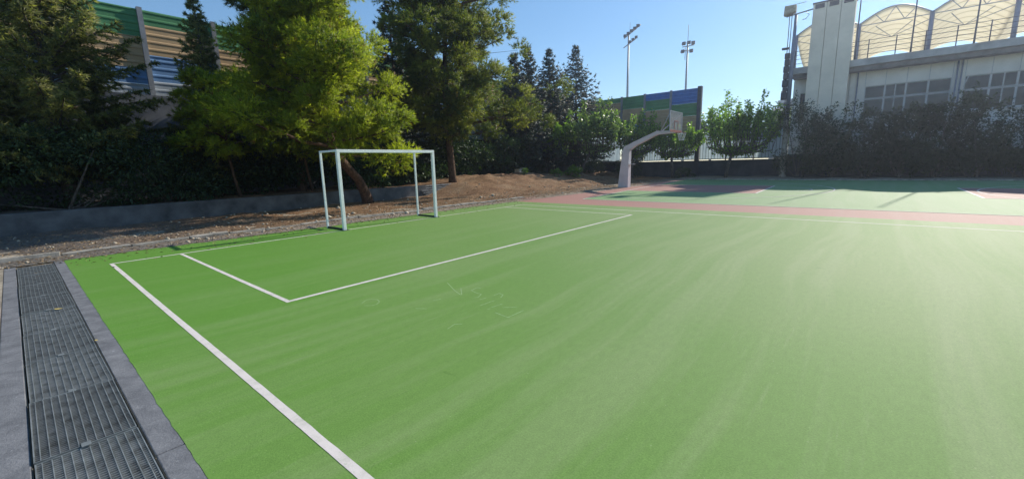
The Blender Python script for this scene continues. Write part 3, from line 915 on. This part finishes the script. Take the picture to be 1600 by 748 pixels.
pine_tree('pine_tree', 29, (-10.2, 8.0, tz(-10.2, 8.0) - .05), [(0, 0, -.2, .2), (0, 0, 3, .15), (0, -.1, 7, .10), (0, 0, 10.6, .03)],
    lambda az, f: e4(az) * (1.1 - .6 * f) * (.85 + .3 * math.sin(az * 2 + f * 8)), 3.6, 10.4, 46, 'pine_dark', 'dark pine standing behind the bright yellow-green pine', npuff=4, ntwig=40, ntuft=3, L=.18, w=.028, puffr=.7)
conifer_tree('fir_tree', 43, (-11.9, 14.8, tz(-11.9, 14.8) - .05), 10.4, 2.9, 'fir', 'dark fir with a thin spire in the gap between the two big pines', levels=26, per=6, L=.18, w=.045, nneed=7, shape=.8, dens=8, upturn=.15)
e3 = ell(1.75, 1.5)
for sd, (x, y), lab, H in ((51, (-8.9, 4.9), 'small young pine with a thin bent trunk, lower left of the big pine', 4.3), (53, (-9.3, 8.0), 'small young pine with a thin straight trunk, right behind the goal', 3.4)):
    pine_tree('pine_tree', sd, (x, y, tz(x, y) - .05), [(0, .1, -.1, .07), (0, -.05, .8, .055), (0, -.15, 1.7, .05), (0, -.1, H, .015)],
        lambda az, f: e3(az) * (1.1 - .5 * f), 1.6, H, 20, 'pine', lab, npuff=3, ntwig=40, ntuft=3, puffr=.55, L=.16, w=.024)

firs = [((-11.8, 26.1), 10.1, 'far dark fir nearest to the tall pine, with thin top'), ((-11.8, 27.9), 10.9, 'slim dark fir with the sharpest spire, second of the far row'),
        ((-11.8, 30.9), 11.15, 'dark fir third in the far row beside the widest one'), ((-11.8, 35.3), 12.3, 'widest dark fir at the right end of the far row')]
for i, ((x, y), zt, lab) in enumerate(firs):
    b = tz(x, y) - .05
    conifer_tree('fir_tree', 60 + i, (x, y, b), zt - b, (3.3, 3.0, 3.6, 4.6)[i], 'fir', lab, 'row of dark firs at the far corner',
        levels=27, per=6, L=.20, w=.055, nneed=6, shape=1.0, dens=9, trunk_r=.17, droop=-.10, upturn=.22, ragged=.36, rise=.22, tuftspread=.45)

# broadleaf trees at the far end
def tb(x, y): return (x, y, max(tz(x, y), .05) - .05) if x < -1.6 else (x, y, .05)
shoot_tree('mulberry_tree', 71, tb(-10.6, 29.7), [(0, 0, -.1, .10), (0, 0, 1.0, .085), (.05, 0, 1.9, .08)], (0, 0, 3.1), (1.9, 1.9, 1.8), 46, 'mulberry',
    'small bright green tree with straight thin trunk near the concrete block', per=118, leafL=.22, leafw=.15)
shoot_tree('mulberry_tree', 73, tb(-8.2, 30.0), [(0, 0, -.1, .13), (.35, .25, .9, .10), (.7, .5, 1.7, .09)], (1.35, .9, 3.35), (2.2, 2.2, 2.5), 66, 'mulberry2',
    'grey-green broadleaf tree with leaning trunk left of the hoop post', per=118, leafL=.22, leafw=.15)
shoot_tree('mulberry_tree', 75, tb(-5.9, 35.3), [(0, 0, -.1, .12), (0, 0, 1.0, .1), (.05, 0, 1.9, .09)], (.5, 0, 4.0), (1.9, 1.9, 2.1), 54, 'mulberry',
    'dark broadleaf tree right behind the bent hoop post', per=118, leafL=.22, leafw=.15)
shoot_tree('mulberry_tree', 77, tb(-2.4, 35.7), [(0, 0, -.1, .12), (-.1, 0, 1.0, .1), (-.15, 0, 1.8, .09)], (.0, 0, 3.0), (2.2, 2.0, 1.7), 50, 'mulberry',
    'low broadleaf tree behind the backboard with sunlit right edge', per=118, leafL=.22, leafw=.15)
shoot_tree('mulberry_tree', 79, tb(1.65, 36.1), [(0, 0, -.1, .14), (.15, 0, 1.0, .12), (.35, 0, 1.8, .11)], (.9, 0, 3.7), (2.9, 2.2, 2.2), 84, 'mulberry',
    'round-headed tree of upright leafy shoots in front of the pale fence', per=105, leafL=.22, leafw=.15, upright=1.1)

# dark shrubs behind the low wall and along the bank
sh = [((-9.3, -5.5), 2.5, 'dark shrub at the left edge above the low wall'), ((-9.2, -2.6), 2.4, 'dark shrub under the left-edge cedar'), ((-9.0, .2), 2.3, 'dark shrub in front of the feathery cedar'),
      ((-9.3, 2.7), 2.5, 'dark shrub below the gap where the grey back wall shows'), ((-10.9, 5.4), 2.4, 'dark shrub behind the thin bent pine trunk'), ((-10.9, 8.4), 2.3, 'dark shrub behind the thin straight pine trunk'),
      ((-10.2, 11.2), 2.4, 'dark shrub between the leaning pine trunk and the right goal post'), ((-10.6, 14.2), 2.4, 'dark shrub behind the plank pile'), ((-11.0, 17.3), 2.6, 'dark shrub right of the tall pine trunk'),
      ((-11.2, 20.4), 2.6, 'dark shrub behind the crest of the dirt bank'), ((-11.2, 23.6), 2.6, 'dark shrub behind the concrete block'), ((-11.6, 26.6), 2.6, 'dark shrub behind the small bright green tree'),
      ((-9.6, 33.5), 2.5, 'dark shrub behind the grey-green leaning tree'), ((-6.9, 37.3), 2.3, 'dark shrub behind the hoop post')]
for i, ((x, y), H, lab) in enumerate(sh):
    shrub('dark_shrub', 100 + i, (x, y, tz(x, y)), (1.25, 1.9), H, 'hedge', lab, n=5600, leafL=.17, leafw=.075, group='dark shrubs behind the low wall and bank', spikes=14, z0=.04, nl=20)
tuft_spots = [((-7.0, 24.9), .5, 'small green weed beside the concrete block'), ((-6.7, 26.8), .75, 'low bush in the shade right of the concrete block'), ((-7.9, 22.3), .3, 'tiny weed in front of the concrete block'), ((-1.6, 36.2), .9, 'low bush at the foot of the tree behind the backboard')]
for i, ((x, y), H, lab) in enumerate(tuft_spots):
    shrub('weed', 130 + i, (x, y, tz(x, y)), (H * .8, H * .9), H, 'mulberry' if i != 3 else 'hedge', lab, n=260 + int(900 * (H > .6)), leafL=.12, leafw=.05, cat='plant', nl=8, stems=4, spikes=4, z0=.05)

# big dusty shrubs on the right
rs = [(6.7, 5.1, 1.5, 'dusty tall shrub at the left end of the right hedge beside the mottled pole'), (8.4, 4.95, 1.5, 'dusty tall shrub below the cream tower'), (10.2, 4.2, 1.5, 'dusty shrub below the left window group'),
      (11.9, 4.0, 1.5, 'dusty shrub left of the thin grey trunk'), (13.6, 4.15, 1.4, 'dusty shrub with a thin grey trunk below the drainpipe'), (15.2, 4.5, 1.25, 'dusty shrub with raised leafy shoots below the right window group'),
      (17.0, 3.5, 1.5, 'lower dusty shrub at the right edge of the view'), (19.3, 3.9, 1.5, 'dusty shrub beyond the right edge of the view')]
for i, (x, H, r, lab) in enumerate(rs):
    shrub('tall_shrub', 150 + i, (x, 35.7 + .2 * math.sin(i * 2.1), .05), (r, 1.2), H, 'hedge_far', lab, n=5600, leafL=.22, leafw=.085, group='tall dusty shrubs in front of the stadium building', nl=22, spikes=18 + (i == 5) * 14, z0=1.15, stems=6)

# litter of needles, twigs and stones on the dirt
def litter():
    rng = np.random.default_rng(9); n = 26000
    y = rng.uniform(-3, 32, n); x = -1.0 - rng.gamma(1.6, 1.7, n)
    x = np.where(x < -8, rng.uniform(-8, -1, n), x)
    # some is blown over the edge of the paint
    k = rng.uniform(size=n) < .022
    x = np.where(k, -1.15 + rng.exponential(.45, n), x); y = np.where(k & (y > 13), rng.uniform(-.4, 13, n), y)
    z = np.where(x > -1.25, .004, terrain(x, y) + .008)
    P = np.stack([x, y, z], 1)
    D = unit(np.stack([rng.normal(size=n), rng.normal(size=n), rng.uniform(0, .35, n)], 1))
    V, F, t = leaf_quads(P, D, .07, .018, rng, .1)
    m = leafmat('needle_litter', (.10, .055, .03), (.42, .30, .17), .1)
    tag(mesh_np('needle_litter', V, F, m, None, t), None, None, None, 'stuff')
    # stones
    V, F = [], []
    for i in range(900):
        yy = rng.uniform(-3, 31); xx = float(np.clip(-1.1 - rng.gamma(1.5, 1.7), -7.3, -1.0)); r = rng.uniform(.012, .05) * (1 + 1.2 * (rng.uniform() < .06))
        c = np.array([xx, yy, tz(xx, yy) + r * .3]); b = len(V) * 6
        V.append(c + np.array([[1, 0, 0], [-1, 0, 0], [0, 1, 0], [0, -1, 0], [0, 0, .7], [0, 0, -.7]]) * r * rng.uniform(.6, 1.4, (6, 1)))
        F.append(b + np.array([[0, 2, 4], [2, 1, 4], [1, 3, 4], [3, 0, 4], [2, 0, 5], [1, 2, 5], [3, 1, 5], [0, 3, 5]]))
    tag(mesh_np('stones', np.concatenate(V), np.concatenate(F), MT['block']), None, None, None, 'stuff')
litter()

# fallen leaves
def fallen(x, y, z, s, rz, lab):
    mb = MB(); pts = [(-1, 0, .1), (-.5, .42, .02), (.1, .5, .0), (.6, .3, .05), (1.1, 0, .18), (.6, -.3, .05), (.1, -.5, 0), (-.5, -.42, .02)]
    n = len(pts); mb.v = [(a * s, b * s, c * s) for a, b, c in pts] + [(0, 0, -.02 * s)]
    for i in range(n): mb.f.append((i, (i + 1) % n, n)); mb.sm.append(True)
    o = mb.build('fallen_leaf', MT['leaf_yellow']); o.location = (x, y, z); o.rotation_euler = (0, 0, rz)
    tag(o, lab, 'leaf')
fallen(3.07, -.79, .016, .05, .9, 'yellow fallen leaf lying on a steel drain grate')
fallen(4.85, -.63, .022, .025, .2, 'small dry leaf lying on the edge of the drain kerb')

# ---------------------------------------------------------------- striped barrier and back wall
def rib_sheet(x0, x1, z0, z1, depth=.022, pitch=.30):
    """ribbed cladding in the xz plane facing -y (local): flat pans with proud rounded ribs"""
    mb = MB(); prof = []
    z = z0
    while z < z1 - 1e-6:
        p = min(pitch, z1 - z)
        for t, d in ((0, 0), (.55, 0), (.68, 1), (.86, 1), (.98, 0)):
            prof.append((-depth * d, z + p * t))
        z += p
    prof.append((0, z1))
    for (y, zz) in prof: mb.v += [(x0, y, zz), (x1, y, zz)]
    for i in range(len(prof) - 1):
        a = 2 * i; mb.f.append((a, a + 1, a + 3, a + 2)); mb.sm.append(False)
    # back face gives it thickness
    n = len(mb.v); mb.v += [(x0, .03, z0), (x1, .03, z0), (x1, .03, z1), (x0, .03, z1)]
    mb.f += [(n + 3, n + 2, n + 1, n)]; mb.sm.append(False)
    e = 2 * (len(prof) - 1)
    mb.f += [(e, e + 1, n + 2, n + 3), (1, 0, n, n + 1)]; mb.sm += [False, False]
    return mb

def barrier(root, x_edges, bands, ztop, zbot, postmat, postz0):
    for i, (a, b) in enumerate(zip(x_edges[:-1], x_edges[1:])):
        zs = [ztop] + [h for h, _ in bands[i]] ; mats = [m for _, m in bands[i]]
        for k, m in enumerate(mats):
            rib_sheet(a + .09, b - .09, zs[k + 1] + .004, zs[k] - .004).build('panel', MT[m], root)
    for a in x_edges:
        MB().box(a - .088, a + .088, -.12, .10, postz0, ztop + .06).build('post', postmat, root)

# left barrier: local +x runs along world +y
NB = 16; sp = 2.6
edges = [-9.4 + sp * i for i in range(20)]
edges = [e for e in edges if e < 38.6]
rb = random.Random(3); bands = []
for i, e in enumerate(edges[:-1]):
    if abs(e - 1.0) < .1: bands.append([(7.25, 'bar_green'), (5.98, 'bar_brown'), (5.35, 'bar_blue'), (4.9, 'bar_grey')])
    elif abs(e - 3.6) < .1: bands.append([(7.75, 'bar_green'), (6.56, 'bar_brown'), (5.5, 'bar_blue'), (4.9, 'bar_grey')])
    else:
        a = 7.25 + .25 * ((i * 7) % 3); bands.append([(a, 'bar_green'), (a - 1.2, 'bar_brown'), (5.4, 'bar_blue'), (4.9, 'bar_grey')])
bl = empty('noise_barrier', (-13.5, 0, 0), 'long ribbed noise barrier in green, ochre and blue bands behind the pines', 'noise barrier', None, rz=math.pi / 2)
barrier(bl, edges, bands, 8.35, 4.9, MT['post_grey'], 4.75)
# in local frame (rotated +90deg): local x -> world y, local -y -> world +x
bw = empty('back_wall', (-13.5, 0, 0), 'dark grey wall with black openings under the striped barrier', 'wall')
wm = MB(); ya = -14.0
ops = [(-7.0, -4.6), (-2.4, .0), (.9, 2.55), (3.75, 6.2), (8.5, 11), (13, 15.5), (18, 20.5), (23, 25.5), (28, 30.5)]
cur = -16.0
for a, b in ops:
    wm.box(-.3, .25, cur, a, -.2, 4.88); wm.box(-.3, .25, a, b, 3.55, 4.88); wm.box(-.3, .25, a, b, -.2, 2.0)
    cur = b
wm.box(-.3, .25, cur, 38.4, -.2, 4.88)
wm.build('wall', MT['wall_back'], bw)
for a, b in ops: MB().box(-.28, -.1, a + .002, b - .002, 2.002, 3.548).build('opening', MT['hole'], bw)

# far barrier, raised on the fence line
YB = 38.8
bf = empty('noise_barrier', (0, YB, 0), 'far noise barrier with blue corner panel above the pale fence', 'noise barrier')
ex = [-13.3, -11.05, -8.7, -6.37, -3.92, -1.5]
bnd = [[(7.4, 'bar_green'), (4.0, 'bar_brown')], [(7.23, 'bar_green'), (4.0, 'bar_brown')], [(6.52, 'bar_green'), (5.0, 'bar_brown'), (4.0, 'bar_deepblue')],
       [(7.07, 'bar_deepblue'), (6.16, 'bar_green'), (4.0, 'bar_brown')], [(6.46, 'bar_deepblue'), (5.38, 'bar_green'), (4.0, 'bar_brown')]]
barrier(bf, ex, bnd, 7.68, 4.0, MT['post_grey'], 3.9)
MB().box(-1.58, -1.25, -.20, .16, -.05, 7.78).build('end_post', MT['post_dark'], bf)

# boundary wall with the pale fence on it
wl2 = MB(); wl2.box(-13.2, -1.60, YB - .1, YB + .1, -.1, 1.46); wl2.box(-1.23, 5.15, YB - .1, YB + .1, -.1, 1.46)
tag(wl2.build('boundary_wall', MT['wall_dark']), 'dark blue-grey wall carrying the pale panel fence at the far end', 'wall')
fe = empty('panel_fence', (0, YB, 1.46), 'pale translucent panel fence with dark vertical bars on the far wall', 'fence')
for x0, x1 in ((-13.0, -8.8), (-8.6, -6.4), (-6.3, -3.95), (-3.85, -1.62), (-1.2, .9), (.98, 3.0), (3.08, 5.1)):
    MB().box(x0, x1, .02, .035, .06, 2.42).build('sheet_panel', MT['sheet'], fe)
fb = MB()
for z in (.08, 1.75, 2.38): fb.box(-13.0, -1.62, -.05, -.01, z, z + .05); fb.box(-1.22, 5.12, -.05, -.01, z, z + .05)
fb.build('rail', MT['post_dark'], fe)
vb = MB(); x = -8.6
while x < 5.1:
    if not (-1.66 < x < -1.18): vb.box(x - .011, x + .011, -.045, -.015, .13, 2.37)
    x += .24
vb.build('bars', MT['post_dark'], fe)
for x in (.94, 3.04, 5.08): MB().box(x - .04, x + .04, -.06, .0, 0, 2.46).build('post', MT['post_dark'], fe)
wl3 = MB(); wl3.box(5.2, 40, 37.3, 37.5, -.1, 1.75)
tag(wl3.build('boundary_wall', MT['wall_dark']), 'dark wall behind the tall dusty shrubs at the right', 'wall')

# ---------------------------------------------------------------- stadium building
BX0_, BX1_ = 5.3, 34.0
FY = 39.8; SY = 38.6
bld = empty('stadium_building', (0, FY, 0), 'long white stadium building with strip windows and a concrete slab roof', 'building')
w = MB()
wins = []      # window groups (x0, x1, n)
groups = [(5.75, 6.9, 1), (9.65, 14.05, 4), (14.62, 19.2, 4), (20.0, 24.4, 4), (25.2, 29.6, 4)]
cur = BX0_
for (a, b, n) in groups:
    w.box(cur, a, 0, .3, 0, 7.42); w.box(a, b, 0, .3, 6.42, 7.42); w.box(a, b, 0, .3, 0, 4.3); cur = b
w.box(cur, BX1_, 0, .3, 0, 7.42)
w.box(BX0_, BX1_, .32, 22, 0, 7.40)
w.build('wall', MT['bld_white'], bld)
rv = random.Random(12)
for (a, b, n) in groups:
    for row, (z0, z1) in enumerate(((5.55, 6.42), (4.3, 5.52))):
        st_ = (b - a) / n
        for i in range(n):
            x0, x1 = a + st_ * i, a + st_ * (i + 1)
            f = MB(); t = .05
            f.box(x0, x1, .08, .16, z0, z0 + t); f.box(x0, x1, .08, .16, z1 - t, z1)
            f.box(x0, x0 + t, .08, .16, z0 + t, z1 - t); f.box(x1 - t, x1, .08, .16, z0 + t, z1 - t)
            if n == 4 and i == 1: f.box((x0 + x1) / 2 - .03, (x0 + x1) / 2 + .03, .08, .16, z0 + t, z1 - t)
            fo = f.build('window', MT['frame'], bld)
            MB().box(x0 + t, x1 - t, .12, .135, z0 + t, z1 - t).build('pane', MT['glass'], fo)
for (a, b, n) in groups: MB().box(a - .1, b + .1, -.09, -.022, 4.2, 4.29).build('window_sill', MT['frame'], bld)
for (a, b, n) in groups[1:]:
    for i in range(n + 1): MB().box(a + (b - a) * i / n - .02, a + (b - a) * i / n + .02, -.012, -.002, 6.43, 7.40).build('panel_joint', MT['frame'], bld)
# vertical pilasters with pipes
for x in (8.95, 14.32, 19.6, 24.8): MB().box(x - .16, x + .16, -.10, -.002, 0, 7.42).build('pilaster', MT['bld_white'], bld)
for x in (9.2, 14.22, 14.42): MB().tube([(x, -.17, 3.0), (x, -.17, 7.41)], .045, 8).build('drainpipe', MT['bluepole'], bld)
MB().tube([(14.75, -.3, 6.35), (14.62, -.2, 5.9), (14.58, -.15, 4.6)], .03, 6).build('cable_pipe', MT['frame'], bld)
# slab: fascia over a recessed darker band
MB().box(BX0_ - .1, BX1_, SY - FY, 22.5, 7.72, 8.17).build('roof_slab', MT['bld_conc'], bld)
MB().box(BX0_, BX1_, SY - FY + .25, -.004, 7.425, 7.715).build('soffit_beam', MT['soffit'], bld)
# railing on the slab edge
ry = SY - FY + .08
rl = MB()
for z in (.28, .60, .90, 1.18): rl.tube([(BX0_, ry, 8.17 + z), (BX1_, ry, 8.17 + z)], .018, 6)
rl.build('handrail', MT['railing'], bld)
x = BX0_ + .05
while x < BX1_:
    MB().tube([(x, ry, 8.17), (x, ry, 8.17 + 1.22)], .03, 6).build('railing_post', MT['railing'], bld); x += 1.42

# tower in front of the slab
tw = empty('cream_tower', (7.5, SY - .02, 0), 'tall cream concrete tower standing against the stadium facade', 'tower')
t0, t1 = -1.25, 1.20
TH = 12.30
for i in range(3):
    a = t0 + (t1 - t0) * i / 3; b = t0 + (t1 - t0) * (i + 1) / 3
    p = MB(); p.box(a + .012, b - .012, -.35 + .02 * (i == 1), 1.0, 0, TH - .004)
    p.build('wall_panel', MT['tower'], tw, .012)
MB().box(t0 - .03, t1 + .03, -.37, 1.05, TH, TH + .10).build('cap', MT['towercap'], tw)
for i in range(3):
    a = t0 + (t1 - t0) * (i + .5) / 3
    MB().box(a - .27, a + .27, -.36, -.33, TH - .34, TH - .03).build('vent', MT['towercap'], tw)

# thin net masts along the slab edge
for x, lab in ((8.92, 'thin dark mast on the roof edge right beside the cream tower'), (11.80, 'thin dark mast on the roof edge above the left window group'), (14.66, 'thin dark mast on the roof edge above the drainpipes')):
    m = MB().tube([(0, 0, 0), (0, 0, .8), (0, 0, 5.6)], [.055, .045, .03], 8).build('net_mast', MT['railing'])
    m.location = (x, SY + .14, 8.17); tag(m, lab, 'mast', 'thin masts along the stadium roof edge')

# tensile canopy
cx0 = 4.65; cs = 4.12; CY0, CY1 = 44.0, 51.5
can = empty('stadium_canopy', (0, 0, 8.17), 'cream scalloped tensile canopy over the stadium stand', 'canopy')
NM = 6
def cz(u, v):
    """height above slab: u across a bay 0..1, v front 0 .. back 1"""
    arch = math.sin(math.pi * u)
    front = 3.45 + 0.92 * arch; back = 1.75 + .75 * arch
    return front + (back - front) * v - .35 * math.sin(math.pi * v) * (1 - .4 * arch)
for k in range(NM):
    nu, nv = 20, 14; V = []; x0 = cx0 + cs * k
    for j in range(nv + 1):
        for i in range(nu + 1):
            u, v = i / nu, j / nv
            V.append((x0 + cs * u, CY0 + (CY1 - CY0) * v, cz(u, v)))
    ids = np.arange(len(V)).reshape(nv + 1, nu + 1)
    F = np.stack([ids[:-1, :-1], ids[:-1, 1:], ids[1:, 1:], ids[1:, :-1]], -1).reshape(-1, 4)
    mo = mesh_np('membrane', V, F, MT['membrane'], can, smooth=True)
    so = mo.modifiers.new('thick', 'SOLIDIFY'); so.thickness = .012
    # front arch truss
    P = lambda u, v, dz=0: (x0 + cs * u, CY0 + (CY1 - CY0) * v - .03, cz(u, v) + dz)
    MB().tube([P(i / 16, 0, .03) for i in range(17)], .05, 8).build('arch', MT['truss'], can)
    tr = MB()
    tr.tube([P(0, 0, -.1), P(1, 0, -.1)], .032, 6)
    low = lambda u: (x0 + cs * u, CY0 - .03, cz(0, 0) - .1)
    for a, b in ((.22, .36), (.5, .36), (.5, .64), (.78, .64)): tr.tube([P(a, 0), low(b)], .026, 6)
    # trussing running back under the membrane
    for a in (.25, .75):
        tr.tube([(x0 + cs * a, CY0 + .3, cz(0, 0) - .25), (x0 + cs * .5, CY0 + 3.6, cz(.5, .48) - .35)], .03, 6)
    tr.tube([(x0, CY0, cz(0, 0) - .4), (x0 + cs * .5, CY0 + 3.6, cz(.5, .48) - .35), (x0 + cs, CY0, cz(0, 0) - .4)], .03, 6)
    for a in (.15, .85): MB().tube([(x0 + cs * a, CY1 - .2, .02), (x0 + cs * .5, CY1 - .1, 1.9)], .03, 6).build('brace', MT['truss'], can)
    tr.build('truss', MT['truss'], can)
for k in range(NM + 1):
    x0 = cx0 + cs * k
    MB().tube([(x0, CY0, 0), (x0, CY0, cz(0, 0) + .05)], .14, 12).build('column', MT['bluepole'], can)
    MB().tube([(x0, CY1, 0), (x0, CY1, cz(0, 1))], .10, 10).build('rear_column', MT['truss'], can)

# ---------------------------------------------------------------- mottled pole with camera and floodlight
pl = empty('lamp_pole', (5.5, 36.2, .05), 'tall mottled pole with a tilted floodlight on its top, left of the stadium', 'lamp pole')
MB().tube([(0, 0, -.1), (0, 0, .08), (0, 0, .25), (0, 0, 4.2)], [.34, .28, .20, .17], 12).build('trunk', MT['mottled'], pl)
MB().tube([(0, 0, 4.19), (.01, 0, 8.5), (.02, 0, 11.3)], [.15, .12, .085], 10).build('upper_shaft', MT['bluepole'], pl)
MB().tube([(-.20, .02, 4.2), (-.22, .02, 11.6)], .025, 6).build('cable', MT['post_dark'], pl)
MB().tube([(-.33, .02, 6.4), (-.36, .02, 11.4)], .025, 6).build('cable', MT['post_dark'], pl)
cr = MB(); cr.tube([(-.55, 0, 11.25), (1.0, 0, 11.42)], .045, 6); cr.tube([(-.45, 0, 11.95), (.55, 0, 11.98)], .02, 6); cr.build('cross_arm', MT['pole_grey'], pl)
fl = MB(); fl.quadbox([(-.70, -.32, 11.30), (.0, -.32, 11.42), (.0, .20, 11.42), (-.70, .20, 11.30), (-.66, -.30, 11.92), (.02, -.30, 11.88), (.02, .16, 11.88), (-.66, .16, 11.92)])
fl.build('floodlight', MT['block'], pl, .03)
MB().tube([(.55, -.05, 11.36), (.80, -.1, 11.10), (.62, -.1, 10.86), (.42, -.1, 10.84)], .022, 6).build('hook', MT['truss'], pl)
MB().box(-.66, -.20, -.15, .1, 9.05, 9.18).build('camera_box', MT['lampdark'], pl, .02)
rj = random.Random(2); z = 5.6; 
for i in range(7):
    h = rj.uniform(.28, .55); a = rj.uniform(.06, .14)
    MB().box(-.36 - a, -.12, -.14, .12, z, z + h).build('junction_box', MT['post_dark'], pl, .05); z += h + .02

# ---------------------------------------------------------------- floodlight masts beyond the barrier
def flood(parent, c, w, h, d, yaw, tilt):
    o = MB().quadbox.__self__
    o.box(-w / 2, w / 2, -d / 2, d / 2, -h / 2, h / 2)
    b = o.build('floodlight', MT['lampdark'], parent, .03); b.location = c; b.rotation_euler = (tilt, 0, yaw)
    g = MB().box(-w * .42, w * .42, -d / 2 - .012, -d / 2 - .002, -h * .4, h * .4).build('lens', MT['lampglass'], b)
    return b
m1 = empty('floodlight_mast', (-25.1, 75, -.02), 'tall floodlight mast with two slanted lamp racks above the far barrier', 'floodlight mast')
MB().tube([(0, 0, 0), (0, 0, 12), (0, 0, 23.9)], [.28, .22, .14], 10).build('pole', MT['pole_grey'], m1)
MB().tube([(.2, 0, 24.0), (.25, 0, 26.0)], .03, 5).build('lightning_rod', MT['pole_grey'], m1)
r1 = MB(); r1.bar((-.9, 0, 23.5), (2.2, 0, 25.2), .14); r1.bar((-.95, 0, 21.9), (1.6, 0, 23.2), .14); r1.build('rack', MT['pole_grey'], m1)
for i in range(5):
    t = (i + .3) / 5; flood(m1, (-.75 + 3.0 * t, -.25, 23.75 + 1.55 * t), .56, .44, .30, .35, -.5)
for i in range(3): flood(m1, (.35 + .6 * i, -.25, 22.68 + .28 * i), .5, .40, .28, .35, -.5)
m2 = empty('floodlight_mast', (-14.6, 75, -.02), 'floodlight mast with a compact lamp cluster and long antenna', 'floodlight mast')
MB().tube([(0, 0, 0), (0, 0, 10), (0, 0, 20.4)], [.26, .2, .13], 10).build('pole', MT['pole_grey'], m2)
MB().tube([(0, 0, 20.4), (0, 0, 23.4)], .045, 6).build('lightning_rod', MT['pole_grey'], m2)
r2 = MB(); r2.bar((-.85, 0, 20.1), (1.0, 0, 20.1), .12); r2.bar((-.8, 0, 19.4), (.9, 0, 19.4), .12); r2.tube([(-.35, 0, 18.0), (-.35, 0, 20.0)], .05, 6); r2.build('rack', MT['pole_grey'], m2)
for dx, z in ((-.55, 20.55), (.25, 20.55), (.95, 20.4), (-.7, 19.35), (.7, 19.2)): flood(m2, (dx, -.25, z), .56, .48, .34, .2 * dx, -.45)

# far building and trees beyond the fence
fbd = empty('far_building', (.8, 76, -.02), 'small pale far-off building beyond the pale fence', 'building')
MB().box(-2.6, 3.2, 0, 6, 0, 8.9).build('wall', MT['tower'], fbd)
MB().box(-1.9, 3.4, -.2, 5, 8.9, 10.0).build('upper_storey', MT['red_tile'], fbd)
for x in (-1.2, .2, 1.6): MB().box(x, x + .9, -.24, -.202, 9.15, 9.6).build('window', MT['glass'], fbd)
MB().box(-1.7, -1.2, .5, 1.2, 10.0, 11.4).build('chimney', MT['wall_back'], fbd)
MB().box(.8, 2.2, .5, 1.8, 10.0, 10.7).build('roof_unit', MT['wall_back'], fbd)
shoot_tree('far_tree', 201, (-6.6, 62, -.02), [(0, 0, -.1, .2), (0, 0, 2, .17), (0, 0, 3.2, .15)], (0, 0, 5.2), (3.0, 2.5, 2.4), 60, 'hedge_far', 'far tree showing over the end of the noise barrier', leafL=.4, leafw=.28, per=50)
shoot_tree('far_tree', 203, (1.8, 63, -.02), [(0, 0, -.1, .2), (0, 0, 2, .17), (0, 0, 3.2, .15)], (0, 0, 5.0), (2.2, 2.2, 2.3), 50, 'mulberry2', 'far tree beyond the fence beside the mottled pole', leafL=.4, leafw=.28, per=50)

# ---------------------------------------------------------------- added scattering volume standing in for lens glare
hz = MB().box(-152, 152, -152, 152, -1.1, 30).build('glare_veil', None)
hm = bpy.data.materials.new('glare_veil'); hm.use_nodes = True; hn = hm.node_tree
hn.nodes.remove(hn.nodes["Principled BSDF"])
hv = hn.nodes.new("ShaderNodeVolumePrincipled")
hv.inputs["Color"].default_value = (.72, .82, 1.0, 1); hv.inputs["Density"].default_value = .0011; hv.inputs["Anisotropy"].default_value = .75
hn.links.new(hv.outputs[0], hn.nodes["Material Output"].inputs["Volume"])
hz.data.materials.append(hm); hz["kind"] = 'stuff'
scene.cycles.volume_bounces = 0
